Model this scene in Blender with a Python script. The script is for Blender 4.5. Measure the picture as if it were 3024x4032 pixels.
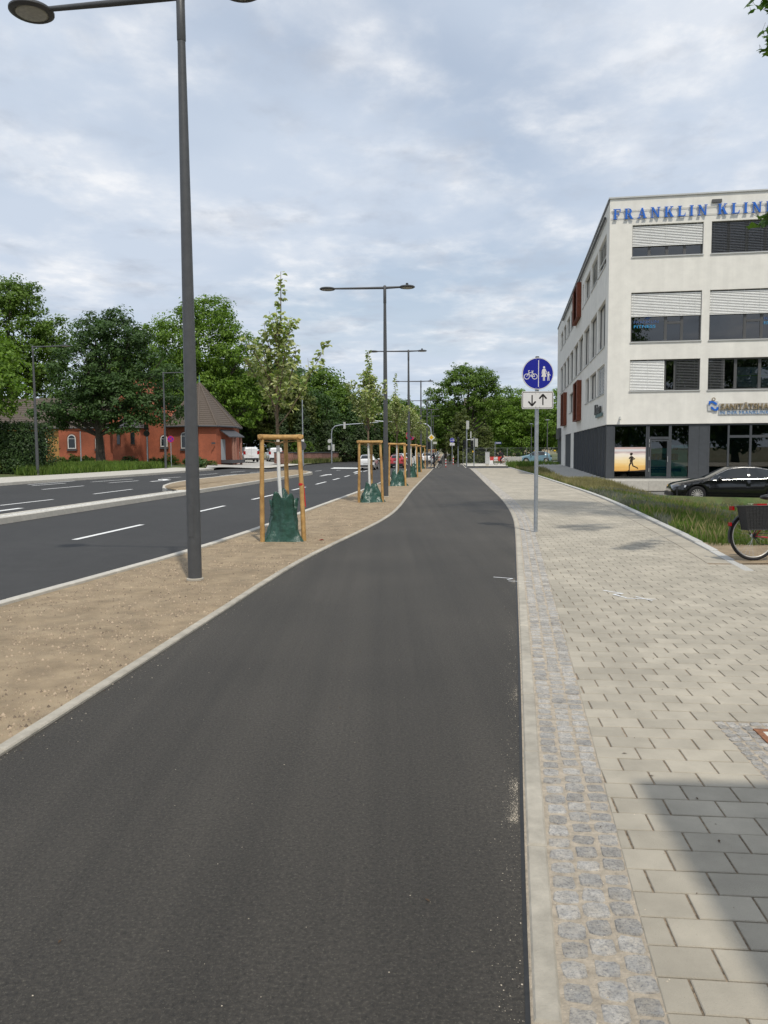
import bpy, math, random
from mathutils import Vector, Matrix
R = math.radians
for _o in list(bpy.data.objects): bpy.data.objects.remove(_o)
scene = bpy.context.scene
COL = scene.collection

# ---------------------------------------------------------------- camera
CAM_H = 1.6
def _camera():
    p, r = R(4.565), R(0.35)
    fw = Vector((0, math.cos(p), -math.sin(p))); rt = Vector((1, 0, 0)); up = rt.cross(fw)
    rt2 = rt*math.cos(r) - up*math.sin(r); up2 = rt*math.sin(r) + up*math.cos(r)
    cd = bpy.data.cameras.new('camera'); co = bpy.data.objects.new('camera', cd); COL.objects.link(co)
    m = Matrix((( rt2.x, up2.x, -fw.x, 0), (rt2.y, up2.y, -fw.y, 0), (rt2.z, up2.z, -fw.z, CAM_H), (0, 0, 0, 1)))
    co.matrix_world = m
    cd.sensor_fit = 'VERTICAL'; cd.sensor_height = 36.0; cd.lens = 3100/4032*36
    cd.clip_start = 0.05; cd.clip_end = 6000
    scene.camera = co
_camera()
scene.render.engine = 'CYCLES'
scene.view_settings.view_transform = 'Standard'; scene.view_settings.look = 'None'
scene.view_settings.gamma = 1.0; scene.view_settings.use_curve_mapping = False
scene.view_settings.exposure = 0.22

# ---------------------------------------------------------------- sun and sky
SUN_EL = R(57.5)
SH = Vector((-0.34, 1.0, 0)).normalized()           # direction in which shadows fall on the ground
def _light():
    d = Vector((SH.x*math.cos(SUN_EL), SH.y*math.cos(SUN_EL), -math.sin(SUN_EL)))   # light travel direction
    sd = bpy.data.lights.new('sun', 'SUN'); sd.energy = 2.3; sd.angle = R(1.4); sd.color = (1.0, 0.94, 0.83)
    so = bpy.data.objects.new('sun', sd); COL.objects.link(so)
    so.rotation_euler = d.to_track_quat('-Z', 'Y').to_euler(); so.location = (0, 0, 60)
    w = bpy.data.worlds.new('World'); scene.world = w; w.use_nodes = True
    nt = w.node_tree; nt.nodes.clear(); N = nt.nodes.new; L = nt.links.new
    out = N('ShaderNodeOutputWorld'); bg = N('ShaderNodeBackground'); bg.inputs['Strength'].default_value = 0.1
    L(bg.outputs[0], out.inputs[0])
    sky = N('ShaderNodeTexSky'); sky.sky_type = 'NISHITA'; sky.sun_disc = False
    sky.sun_elevation = SUN_EL; sky.sun_rotation = math.atan2(-SH.x, -SH.y) % (2*math.pi)
    sky.air_density = 1.2; sky.dust_density = 1.5; sky.ozone_density = 1.5
    tc = N('ShaderNodeTexCoord'); sep = N('ShaderNodeSeparateXYZ'); L(tc.outputs['Generated'], sep.inputs[0])
    def M(op, a, b=None, c=None, clamp=False):
        n = N('ShaderNodeMath'); n.operation = op; n.use_clamp = clamp
        for i, v in enumerate((a, b, c)):
            if v is None: continue
            if isinstance(v, (int, float)): n.inputs[i].default_value = v
            else: L(v, n.inputs[i])
        return n.outputs[0]
    zc = M('MAXIMUM', sep.outputs[2], 0.0)
    den = M('ADD', zc, 0.10)
    cx = M('DIVIDE', sep.outputs[0], den); cy = M('DIVIDE', sep.outputs[1], den)
    cmb = N('ShaderNodeCombineXYZ'); L(cx, cmb.inputs[0]); L(cy, cmb.inputs[1])
    def noise(scale, detail, rough, dist, off, stretch=(1, 1, 1)):
        mp = N('ShaderNodeMapping'); mp.inputs['Location'].default_value = off; mp.inputs['Scale'].default_value = stretch
        L(cmb.outputs[0], mp.inputs[0])
        n = N('ShaderNodeTexNoise'); n.inputs['Scale'].default_value = scale; n.inputs['Detail'].default_value = detail
        n.inputs['Roughness'].default_value = rough; n.inputs['Distortion'].default_value = dist
        L(mp.outputs[0], n.inputs['Vector']); return n.outputs['Fac']
    def ramp(f, a, b, lo=0.0, hi=1.0):
        n = N('ShaderNodeMapRange'); n.interpolation_type = 'SMOOTHSTEP'
        n.inputs['From Min'].default_value = a; n.inputs['From Max'].default_value = b
        n.inputs['To Min'].default_value = lo; n.inputs['To Max'].default_value = hi
        L(f, n.inputs['Value']); return n.outputs[0]
    def mix(f, a, b):
        n = N('ShaderNodeMix'); n.data_type = 'RGBA'
        L(f, n.inputs['Factor'])
        for s, v in ((6, a), (7, b)):
            if isinstance(v, tuple): n.inputs[s].default_value = v
            else: L(v, n.inputs[s])
        return n.outputs[2]
    veil = ramp(noise(0.7, 4, 0.5, 0.5, (3.1, 1.7, 0)), 0.30, 0.62, 0.62, 1.0)               # thin high veil, nearly everywhere
    lump = ramp(noise(2.2, 10, 0.56, 0.12, (7.4, 2.2, 0), (1.0, 0.85, 1)), 0.42, 0.70)          # white cloud lumps
    grey = ramp(noise(2.9, 10, 0.58, 0.15, (1.3, 9.1, 3.0), (1.0, 0.9, 1)), 0.49, 0.70)        # grey-blue undersides
    fine = ramp(noise(8.0, 8, 0.6, 0.1, (5.0, 0.4, 6.0), (1.0, 0.9, 1)), 0.38, 0.68)
    base = mix(veil, sky.outputs[0], (5.25, 5.95, 7.0, 1))
    c2 = mix(M('MULTIPLY', lump, M('MULTIPLY_ADD', fine, 0.5, 0.45)), base, (8.1, 8.2, 8.4, 1))
    g2 = M('MULTIPLY', grey, M('MULTIPLY_ADD', fine, 0.45, 0.40))
    c3 = mix(g2, c2, (4.1, 4.6, 5.45, 1))
    low = ramp(sep.outputs[2], 0.0, 0.14, 0.5, 0.0)                                           # air near the horizon
    c4 = mix(low, c3, (5.0, 6.1, 7.3, 1))
    L(c4, bg.inputs['Color'])
_light()

# ---------------------------------------------------------------- curves and terrain
def lerp_tab(t, Y):
    if Y <= t[0][0]: a, b = t[0], t[1]
    elif Y >= t[-1][0]: a, b = t[-2], t[-1]
    else:
        for i in range(len(t)-1):
            if t[i][0] <= Y <= t[i+1][0]:
                a, b = t[i], t[i+1]; break
    return a[1] + (b[1]-a[1])*(Y-a[0])/(b[0]-a[0])
class Curve:                                           # smooth x(Y) through a table of points
    def __init__(s, pts, w=1.2): s.t = pts; s.w = w
    def __call__(s, Y):
        w = s.w*(1+max(0, Y)*0.06); acc = 0
        for k, c in ((-2, 1), (-1, 2), (0, 2), (1, 2), (2, 1)): acc += c*lerp_tab(s.t, Y+k*w*0.5)
        return acc/8
    def d(s, Y): return (s(Y+.1)-s(Y-.1))/.2
KR = Curve([(-20, -10.2), (0, -5.9), (8.3, -4.09), (12.5, -3.14), (15.9, -2.63), (24.5, -1.65), (28.7, -1.12), (36, -.36), (45, .45), (66, 2.1), (88, 3.8), (300, 20.5)])   # road / tree strip
PL = Curve([(-20, -5.0), (0, -2.5), (4, -2.03), (7.5, -1.62), (11.1, -1.22), (13.9, -.7), (17.3, -.02), (20.7, .39), (29.4, 1.03), (38.9, 1.85), (54.4, 3.22), (66, 4.2), (80, 5.3), (300, 22.7)])   # bike path left
PR = Curve([(-20, -2.4), (0, .08), (2.07, .38), (2.81, .50), (4.21, .74), (6.22, 1.07), (9.6, 1.62), (12.85, 2.15), (16.8, 2.79), (19.3, 3.13), (22.2, 3.45), (25.5, 3.77), (31.5, 4.26), (39.5, 4.93), (51.5, 5.95), (68, 7.3), (80, 8.3), (300, 25.7)])   # bike path right
SK = Curve([(-20, 9), (7.0, 4.1), (9.1, 4.48), (11.2, 4.88), (13.0, 5.2), (14.2, 5.37), (16.7, 5.74), (20.4, 6.3), (25.5, 7.0), (31.6, 7.6), (40.6, 8.4), (48.3, 9.1), (62, 10.1), (76, 11.2), (300, 30)])   # pavement / verge
MN = Curve([(-20, -14.5), (0, -11.5), (18.5, -9.07), (22.6, -8.55), (27.8, -7.89), (34.4, -7.0), (42.4, -6.2), (52, -5.1), (57, -4.6), (120, .5), (300, 14)])     # median, near side
FK = Curve([(-20, -27), (0, -23), (34.6, -16.87), (40.5, -15.4), (54, -13.5), (70, -12.0), (100, -9.2), (300, 8)])        # far kerb
def ss(a, b, x):
    t = min(1.0, max(0.0, (x-a)/(b-a))); return t*t*(3-2*t)
def zg(x, y):
    k = lerp_tab(KR.t, y)
    rise = min(.4, .025*max(0.0, k-6.5-x))*ss(15, 40, y)
    return rise - .35*ss(63, 77, y)*ss(-34, -16, x-k)

# ---------------------------------------------------------------- mesh helpers
def link(o, parent=None):
    COL.objects.link(o)
    if parent is not None: o.parent = parent
    return o
def empty(name, loc=(0, 0, 0), rz=0.0, parent=None):
    o = bpy.data.objects.new(name, None); o.empty_display_size = .1
    o.location = loc; o.rotation_euler = (0, 0, rz); return link(o, parent)
def tag(o, label=None, cat=None, group=None, kind=None):
    if label: o['label'] = label
    if cat: o['category'] = cat
    if group: o['group'] = group
    if kind: o['kind'] = kind
    return o
class MB:
    def __init__(s): s.v = []; s.f = []; s.m = []; s.mi = 0; s.a = []; s.av = None
    def face(s, idx): s.f.append(tuple(idx)); s.m.append(s.mi); s.a.append(s.av if s.av is not None else 0.0)
    def poly(s, pts):
        n = len(s.v); s.v += [tuple(p) for p in pts]; s.face(range(n, n+len(pts)))
    def box(s, c, h, M=None):
        n = len(s.v)
        for dz in (-1, 1):
            for dx, dy in ((-1, -1), (1, -1), (1, 1), (-1, 1)):
                p = Vector((c[0]+dx*h[0], c[1]+dy*h[1], c[2]+dz*h[2]))
                s.v.append(tuple(M @ p if M is not None else p))
        for q in ((3, 2, 1, 0), (4, 5, 6, 7), (0, 1, 5, 4), (1, 2, 6, 5), (2, 3, 7, 6), (3, 0, 4, 7)): s.face([n+i for i in q])
        return s
    def bx(s, x0, x1, y0, y1, z0, z1): return s.box(((x0+x1)/2, (y0+y1)/2, (z0+z1)/2), (abs(x1-x0)/2, abs(y1-y0)/2, abs(z1-z0)/2))
    def cbox(s, c, h, b, M=None):                      # box with chamfered top edges (no bottom)
        n = len(s.v)
        for (ax, ay, z) in ((h[0], h[1], -h[2]), (h[0], h[1], h[2]-b), (h[0]-b, h[1]-b, h[2])):
            for dx, dy in ((-1, -1), (1, -1), (1, 1), (-1, 1)):
                p = Vector((c[0]+dx*ax, c[1]+dy*ay, c[2]+z)); s.v.append(tuple(M @ p if M is not None else p))
        for l in (0, 4):
            for i in range(4): j = (i+1) % 4; s.face((n+l+i, n+l+j, n+l+4+j, n+l+4+i))
        s.face((n+8, n+9, n+10, n+11)); return s
    def tube(s, pts, rad, n=8, cap=True, flat=None):
        pts = [Vector(p) for p in pts]
        if isinstance(rad, (int, float)): rad = [rad]*len(pts)
        t = (pts[1]-pts[0]).normalized(); a = Vector((0, 0, 1)) if abs(t.z) < .9 else Vector((1, 0, 0))
        u = t.cross(a).normalized(); base = len(s.v)
        for i, p in enumerate(pts):
            if i == 0: t = pts[1]-pts[0]
            elif i == len(pts)-1: t = pts[-1]-pts[-2]
            else: t = (pts[i+1]-pts[i]).normalized()+(pts[i]-pts[i-1]).normalized()
            if t.length < 1e-9: t = Vector((0, 0, 1))
            t.normalize(); u = (u-t*u.dot(t))
            if u.length < 1e-6: u = t.orthogonal()
            u.normalize(); w = t.cross(u)
            for k in range(n):
                an = 2*math.pi*k/n; s.v.append(tuple(p+u*(rad[i]*math.cos(an))+w*(rad[i]*math.sin(an))))
        for i in range(len(pts)-1):
            for k in range(n):
                k2 = (k+1) % n; s.face((base+i*n+k, base+i*n+k2, base+(i+1)*n+k2, base+(i+1)*n+k))
        if cap:
            s.face([base+k for k in reversed(range(n))]); e = base+(len(pts)-1)*n; s.face([e+k for k in range(n)])
        return s
    def lathe(s, prof, n=16, c=(0, 0, 0), axis='z', a0=0.0, cap=True):
        base = len(s.v)
        for (r, z) in prof:
            for k in range(n):
                an = a0+2*math.pi*k/n; x, y = r*math.cos(an), r*math.sin(an)
                if axis == 'z': p = (c[0]+x, c[1]+y, c[2]+z)
                elif axis == 'y': p = (c[0]+x, c[1]+z, c[2]+y)
                else: p = (c[0]+z, c[1]+x, c[2]+y)
                s.v.append(p)
        for i in range(len(prof)-1):
            for k in range(n):
                k2 = (k+1) % n; s.face((base+i*n+k, base+i*n+k2, base+(i+1)*n+k2, base+(i+1)*n+k))
        if cap and prof[0][0] > 1e-6: s.face([base+k for k in reversed(range(n))])
        if cap and prof[-1][0] > 1e-6: s.face([base+(len(prof)-1)*n+k for k in range(n)])
        return s
    def prism(s, pts, ext):                            # polygon (3D) extruded by a vector
        n = len(s.v); k = len(pts); e = Vector(ext)
        s.v += [tuple(Vector(p)) for p in pts]+[tuple(Vector(p)+e) for p in pts]
        s.face([n+i for i in reversed(range(k))]); s.face([n+k+i for i in range(k)])
        for i in range(k): j = (i+1) % k; s.face((n+i, n+j, n+k+j, n+k+i))
        return s
    def mesh(s, name, mats, smooth=False):
        me = bpy.data.meshes.new(name); me.from_pydata(s.v, [], s.f)
        if not isinstance(mats, (list, tuple)): mats = [mats]
        for m in mats: me.materials.append(m)
        if len(mats) > 1: me.polygons.foreach_set('material_index', s.m)
        if s.av is not None:
            at = me.attributes.new('rnd', 'FLOAT', 'FACE'); at.data.foreach_set('value', s.a)
        if smooth: me.polygons.foreach_set('use_smooth', [True]*len(s.f))
        me.update(); return me
    def build(s, name, mats, parent=None, smooth=False, loc=None, rz=None):
        o = bpy.data.objects.new(name, s.mesh(name, mats, smooth))
        if loc is not None: o.location = loc
        if rz is not None: o.rotation_euler = (0, 0, rz)
        return link(o, parent)
def recalc(o):
    import bmesh
    bm = bmesh.new(); bm.from_mesh(o.data); bmesh.ops.recalc_face_normals(bm, faces=bm.faces); bm.to_mesh(o.data); bm.free(); return o
def copy_tree(o, parent=None):
    c = o.copy(); link(c, parent)
    for ch in list(o.children): copy_tree(ch, c)
    return c
def autosmooth(o, ang=35):
    me = o.data
    me.polygons.foreach_set('use_smooth', [True]*len(me.polygons)); me.set_sharp_from_angle(angle=R(ang)); return o

# ---------------------------------------------------------------- materials
MATS = {}
def mat(name, col, rough=.7, metal=0.0, var=0.0, vscale=4.0, vdetail=4, bump=0.0, bscale=60.0, rnd=0.0, spec=None, col2=None, speck=None, streak=None, coat=0.0, trans=0.0, alpha=None, emit=None, patch=None, coords='Object'):
    """Principled with procedural colour variation (var / col2 over noise), per-piece brightness (rnd), fine speckle, bump."""
    if name in MATS: return MATS[name]
    m = bpy.data.materials.new(name); m.use_nodes = True; nt = m.node_tree; nt.nodes.clear(); N = nt.nodes.new; L = nt.links.new
    out = N('ShaderNodeOutputMaterial'); b = N('ShaderNodeBsdfPrincipled'); L(b.outputs[0], out.inputs[0])
    b.inputs['Roughness'].default_value = rough; b.inputs['Metallic'].default_value = metal
    if spec is not None: b.inputs['Specular IOR Level'].default_value = spec
    if coat: b.inputs['Coat Weight'].default_value = coat; b.inputs['Coat Roughness'].default_value = .03
    if emit: b.inputs['Emission Color'].default_value = (*emit[0], 1); b.inputs['Emission Strength'].default_value = emit[1]
    crd = N('ShaderNodeNewGeometry').outputs['Position'] if coords == 'World' else N('ShaderNodeTexCoord').outputs[coords]
    def nz(scale, detail=4, rough=.6, mp=None):
        n = N('ShaderNodeTexNoise'); n.inputs['Scale'].default_value = scale; n.inputs['Detail'].default_value = detail; n.inputs['Roughness'].default_value = rough
        if mp:
            q = N('ShaderNodeMapping'); q.inputs['Scale'].default_value = mp; L(crd, q.inputs[0]); L(q.outputs[0], n.inputs['Vector'])
        else: L(crd, n.inputs['Vector'])
        return n.outputs['Fac']
    def rng(f, a, b_, lo, hi):
        n = N('ShaderNodeMapRange'); L(f, n.inputs['Value'])
        for i, v in zip(('From Min', 'From Max', 'To Min', 'To Max'), (a, b_, lo, hi)): n.inputs[i].default_value = v
        return n.outputs[0]
    def mixc(f, a, c, mode='MIX'):
        n = N('ShaderNodeMix'); n.data_type = 'RGBA'; n.blend_type = mode
        if isinstance(f, float): n.inputs['Factor'].default_value = f
        else: L(f, n.inputs['Factor'])
        for s_, v in ((6, a), (7, c)):
            if isinstance(v, tuple): n.inputs[s_].default_value = v
            else: L(v, n.inputs[s_])
        return n.outputs[2]
    def scale_col(c, f):
        n = N('ShaderNodeVectorMath'); n.operation = 'SCALE'
        if isinstance(c, tuple): n.inputs[0].default_value = c[:3]
        else: L(c, n.inputs[0])
        L(f, n.inputs['Scale']); return n.outputs[0]
    c = (*col, 1); used = False
    if col2 is not None:
        c = mixc(rng(nz(vscale, vdetail), .35, .65, 0, 1), c, (*col2, 1)); used = True
    if var:
        c = scale_col(c, rng(nz(vscale*1.7, vdetail), .33, .67, 1-var, 1+var)); used = True
    if patch:                                            # large soft patches: (scale, amount)
        c = scale_col(c, rng(nz(patch[0], 3, .5), .3, .7, 1-patch[1], 1+patch[1])); used = True
    if streak:                                           # (scale vector, amount)
        c = scale_col(c, rng(nz(1.0, 4, .6, streak[0]), .3, .7, 1-streak[1], 1+streak[1])); used = True
    if speck:                                            # (scale, amount, colour)
        c = mixc(rng(nz(speck[0], 6, .72), speck[3] if len(speck) > 3 else .55, .72, 0, speck[1]), c, (*speck[2], 1)); used = True
    if rnd:
        oi = N('ShaderNodeObjectInfo'); at = N('ShaderNodeAttribute'); at.attribute_name = 'rnd'
        ad = N('ShaderNodeMath'); ad.operation = 'ADD'; L(oi.outputs['Random'], ad.inputs[0]); L(at.outputs['Fac'], ad.inputs[1])
        fr = N('ShaderNodeMath'); fr.operation = 'FRACT'; L(ad.outputs[0], fr.inputs[0])
        c = scale_col(c, rng(fr.outputs[0], 0, 1, 1-rnd, 1+rnd)); used = True
    if used: L(c, b.inputs['Base Color'])
    else: b.inputs['Base Color'].default_value = c
    if bump:
        bn = N('ShaderNodeBump'); bn.inputs['Strength'].default_value = min(1, bump); bn.inputs['Distance'].default_value = .01*max(1, bump)
        L(nz(bscale, 5, .65), bn.inputs['Height']); L(bn.outputs[0], b.inputs['Normal'])
    MATS[name] = m; return m
def glass_mat(name, tint, refl=1.0, ior=1.5, rough=.01):
    if name in MATS: return MATS[name]
    m = bpy.data.materials.new(name); m.use_nodes = True; nt = m.node_tree; nt.nodes.clear(); N = nt.nodes.new; L = nt.links.new
    out = N('ShaderNodeOutputMaterial'); mx = N('ShaderNodeMixShader'); t = N('ShaderNodeBsdfTransparent'); g = N('ShaderNodeBsdfGlossy'); f = N('ShaderNodeFresnel')
    t.inputs[0].default_value = (*tint, 1); g.inputs['Roughness'].default_value = rough; g.inputs[0].default_value = (refl, refl, refl, 1); f.inputs['IOR'].default_value = ior
    tcn = N('ShaderNodeTexCoord'); nn = N('ShaderNodeTexNoise'); nn.inputs['Scale'].default_value = .7; bn = N('ShaderNodeBump'); bn.inputs['Strength'].default_value = .04; bn.inputs['Distance'].default_value = .02
    L(tcn.outputs['Object'], nn.inputs['Vector']); L(nn.outputs['Fac'], bn.inputs['Height']); L(bn.outputs[0], g.inputs['Normal'])
    L(f.outputs[0], mx.inputs[0]); L(t.outputs[0], mx.inputs[1]); L(g.outputs[0], mx.inputs[2]); L(mx.outputs[0], out.inputs[0])
    MATS[name] = m; return m
def leaf_mat(name, c1, c2, trans=.35, rough=.55, rnd=.3, back=None):
    if name in MATS: return MATS[name]
    m = bpy.data.materials.new(name); m.use_nodes = True; nt = m.node_tree; nt.nodes.clear(); N = nt.nodes.new; L = nt.links.new
    out = N('ShaderNodeOutputMaterial'); mx = N('ShaderNodeMixShader'); mx.inputs[0].default_value = trans
    d = N('ShaderNodeBsdfPrincipled'); d.inputs['Roughness'].default_value = rough; d.inputs['Specular IOR Level'].default_value = .35
    t = N('ShaderNodeBsdfTranslucent'); at = N('ShaderNodeAttribute'); at.attribute_name = 'rnd'
    cm = N('ShaderNodeMix'); cm.data_type = 'RGBA'; cm.inputs[6].default_value = (*c1, 1); cm.inputs[7].default_value = (*c2, 1)
    L(at.outputs['Fac'], cm.inputs['Factor']); c = cm.outputs[2]
    tc = N('ShaderNodeTexCoord'); nn = N('ShaderNodeTexNoise'); nn.inputs['Scale'].default_value = .9; nn.inputs['Detail'].default_value = 2; L(tc.outputs['Object'], nn.inputs['Vector'])
    mr = N('ShaderNodeMapRange'); L(nn.outputs['Fac'], mr.inputs['Value'])
    for i, v in zip(('From Min', 'From Max', 'To Min', 'To Max'), (.3, .7, 1-rnd, 1+rnd)): mr.inputs[i].default_value = v
    sc = N('ShaderNodeVectorMath'); sc.operation = 'SCALE'; L(c, sc.inputs[0]); L(mr.outputs[0], sc.inputs['Scale']); c = sc.outputs[0]
    if back:
        ge = N('ShaderNodeNewGeometry'); bm_ = N('ShaderNodeMix'); bm_.data_type = 'RGBA'; L(ge.outputs['Backfacing'], bm_.inputs['Factor']); L(c, bm_.inputs[6]); bm_.inputs[7].default_value = (*back, 1); c = bm_.outputs[2]
    L(c, d.inputs['Base Color']); t2 = N('ShaderNodeVectorMath'); t2.operation = 'MULTIPLY'; L(c, t2.inputs[0]); t2.inputs[1].default_value = (1.5, 1.6, .7); L(t2.outputs[0], t.inputs['Color'])
    L(d.outputs[0], mx.inputs[1]); L(t.outputs[0], mx.inputs[2]); L(mx.outputs[0], out.inputs[0])
    MATS[name] = m; return m
rng = random.Random(7)
# ================================================================ SETTING
from mathutils import noise as mnoise
M_asph = mat('asphalt_road', (.036, .035, .034), .82, var=.10, vscale=2.0, bump=.5, bscale=170, speck=(230, .35, (.13, .13, .13)), patch=(.25, .10), streak=((.9, .05, 1), .06))
M_path = mat('asphalt_path', (.047, .0412, .0335), .72, var=.42, vscale=34.0, vdetail=10, bump=1.0, bscale=120, speck=(95, .9, (.165, .15, .118), .53), patch=(.40, .22), streak=((3.0, .06, 1), .26))
M_soil = mat('bare_soil', (.325, .250, .160), .95, col2=(.270, .203, .126), vscale=2.2, vdetail=12, var=.22, bump=.8, bscale=110, speck=(130, .7, (.45, .37, .28), .54), patch=(.7, .10))
M_conc = mat('concrete_kerb', (.42, .385, .32), .85, var=.16, vscale=6, vdetail=9, bump=.6, bscale=110, rnd=.07, patch=(1.6, .12), coords='World')
M_concL = mat('concrete_light', (.52, .49, .43), .85, var=.10, vscale=5, bump=.25, bscale=120, rnd=.06)
M_granite = mat('granite_kerb', (.50, .49, .46), .7, var=.15, vscale=30, bump=.2, bscale=150, rnd=.07, speck=(160, .4, (.22, .22, .22)))
M_paver = mat('paver_concrete', (.405, .366, .296), .85, var=.10, vscale=3, vdetail=10, bump=.5, bscale=200, rnd=.10, speck=(120, .45, (.22, .195, .16), .58), patch=(.9, .13), coords='World')
M_sand = mat('joint_sand', (.46, .395, .31), .95, var=.22, vscale=14, vdetail=7, bump=1.2, bscale=90)
M_joint = mat('joint_dark', (.31, .24, .17), .95, var=.5, vscale=30, vdetail=6, bump=1.5, bscale=90)
M_sett = mat('granite_sett', (.43, .415, .39), .75, col2=(.49, .45, .39), vscale=14, vdetail=8, var=.22, bump=1.2, bscale=120, rnd=.20, speck=(85, .9, (.11, .115, .135), .48), coords='World')
M_white = mat('road_paint', (.80, .80, .78), .6, var=.06, vscale=20, bump=.2, bscale=200)
M_seal = mat('bitumen_seal', (.018, .018, .018), .55, var=.3, vscale=20)
M_ground = mat('rough_ground', (.13, .14, .06), .95, col2=(.20, .16, .10), vscale=.15, var=.2, bump=.6, bscale=8)
M_turf = mat('turf', (.055, .090, .022), .95, col2=(.11, .11, .04), vscale=1.3, var=.3, bump=1.0, bscale=30)

def ribbon(name, fl, fr, y0, y1, m, zoff, step=1.0, nx=1, zf=zg, parent=None, kind='structure', disp=0.0, dsc=3.0):
    b = MB(); ys = []; y = y0
    while y < y1: ys.append(y); y += step*(1+max(0, y-20)*.02)
    ys.append(y1)
    for y in ys:
        a, c = fl(y), fr(y)
        for i in range(nx+1):
            x = a+(c-a)*i/nx; z = zf(x, y)+zoff
            if disp and 0 < i < nx: z += disp*mnoise.fractal(Vector((x*dsc, y*dsc, 0)), .8, 2.0, 4)
            b.v.append((x, y, z))
    w = nx+1
    for j in range(len(ys)-1):
        for i in range(nx): b.face((j*w+i, j*w+i+1, (j+1)*w+i+1, (j+1)*w+i))
    o = b.build(name, m, parent, smooth=bool(disp))
    if kind: o['kind'] = kind
    return o
def off(c, d): return lambda Y: c(Y)+d*math.sqrt(1+c.d(Y)**2)

# ---- one ground sheet to the horizon
def _ground():
    b = MB()
    xs = [-4000, -1500, -600, -300, -200, -150]+[-120+4*i for i in range(61)]+[150, 200, 300, 600, 1500, 4000]
    ys = [-4000, -1000, -300, -100]+[-60+4*i for i in range(91)]+[340, 420, 600, 1000, 2000, 5000]
    for y in ys:
        for x in xs:
            z = zg(x, y)-.3
            z -= .7*ss(SK(y)-1, SK(y)+4, x)*ss(4, 12, y)*(1-ss(44, 60, y)) if -50 < y < 100 else 0
            b.v.append((x, y, z))
    w = len(xs)
    for j in range(len(ys)-1):
        for i in range(w-1): b.face((j*w+i, j*w+i+1, (j+1)*w+i+1, (j+1)*w+i))
    tag(b.build('ground', M_ground, smooth=True), kind='structure')
_ground()

road = ribbon('road', FK, KR, -20, 300, M_asph, -.12, 1.0, 14)
path = ribbon('bike_path', PL, PR, -6, 300, M_path, 0.0, .5, 4)
soil = ribbon('tree_strip', off(KR, .10), off(PL, -.075), -6, 70, M_soil, -.012, .06, 34, disp=.004, dsc=2.2)
ribbon('far_tree_strip', off(KR, .12), off(PL, -.08), 80, 300, M_soil, -.01, 2)
far_walk = ribbon('far_pavement', off(FK, -3.3), off(FK, -.14), -20, 61, M_concL, -.005, 1.0, 2)
ribbon('sett_bed', off(PR, .0), off(PR, .40), -6, 72, M_sand, -.004, .5)
bed = ribbon('pavement', off(PR, .39), lambda Y: 9.0 if Y < 10.7 else SK(Y)-.01, -6, 72, M_joint, -.007, .4, 2)

# ---- kerb stones, edging, setts: pieces of the setting
def along(c, y0, y1, step, d=0.0):
    """(x, y, heading) every `step` metres along a curve, shifted sideways by d"""
    y = y0; out = []
    while y < y1:
        s = c.d(y); n = math.sqrt(1+s*s)
        out.append((c(y)+d/n, y-d*s/n, math.atan2(-s, 1.0)))     # rotation about z that turns +Y to the heading
        y += step/n
    return out
def kerb_pieces(c, y0, y1, d, width, top, depth, m, parent, name, length=1.0, ch=.008, rise=None):
    b = MB().cbox((0, 0, -depth/2), (width/2, length/2-.003, depth/2), ch); me = b.mesh(name, m)
    for (x, y, a) in along(c, y0, y1, length, d):
        o = bpy.data.objects.new(name, me); o.location = (x, y, zg(x, y)+top+rng.uniform(-.0015, .0015)-(rise(y) if rise else 0)); o.rotation_euler = (0, 0, a+rng.uniform(-.003, .003)); link(o, parent)
kerb_pieces(PL, .6, 68, -.04, .08, .022, .2, M_conc, path, 'edging_stone')
kerb_pieces(PR, .6, 68, .062, .08, .004, .2, M_conc, path, 'edging_stone')
kerb_pieces(KR, 2, 76, .06, .12, .022, .3, M_concL, road, 'kerb_stone')
kerb_pieces(SK, 10.6, 66, .06, .13, .045, .3, M_granite, bed, 'kerb_stone', rise=lambda y: .042*(1-ss(10.6, 14.5, y)))
kerb_pieces(FK, 24, 60, -.07, .14, .012, .3, M_concL, road, 'kerb_stone')
kerb_pieces(MN, 4, 54.0, -.07, .15, .03, .3, M_concL, road, 'kerb_stone')
def far_kerb(c, d, y0, y1, top, w):
    ribbon('far_kerb', off(c, d-w/2), off(c, d+w/2), y0, y1, M_concL, top, 2)
far_kerb(PL, -.04, 80, 300, .02, .1); far_kerb(PR, .06, 80, 300, .01, .1); far_kerb(KR, .06, 80, 300, .03, .14)
ribbon('seal_joint', off(PR, -.002), off(PR, .013), -2, 66, M_seal, .0015, .5)

def sett_mesh(k, lx, ly):
    r = random.Random(100+k); b = MB(); n = 10; rings = []
    base = [(math.copysign(abs(math.cos(t))**.45, math.cos(t))*lx/2*r.uniform(.82, 1.05), math.copysign(abs(math.sin(t))**.45, math.sin(t))*ly/2*r.uniform(.82, 1.05)) for t in [2*math.pi*(i+.5)/n for i in range(n)]]
    for sc, z in ((1, -.04), (.98, -.004), (.90, r.uniform(-.0005, .0015)), (.5, r.uniform(.0, .002))):
        rings.append(len(b.v))
        for (x, y) in base: b.v.append((x*sc, y*sc, z+r.uniform(-.0012, .0012)*(z > -.02)))
    for a, c in zip(rings, rings[1:]):
        for i in range(n): j = (i+1) % n; b.face((a+i, a+j, c+j, c+i))
    b.face([rings[-1]+i for i in range(n)]); return b
SETT = [sett_mesh(k, rng.uniform(.088, .101), rng.uniform(.084, .099)) for k in range(14)]
SETT_ME = [s.mesh('sett', M_sett, False) for s in SETT]
sett_bed = bpy.data.objects['sett_bed']
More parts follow.
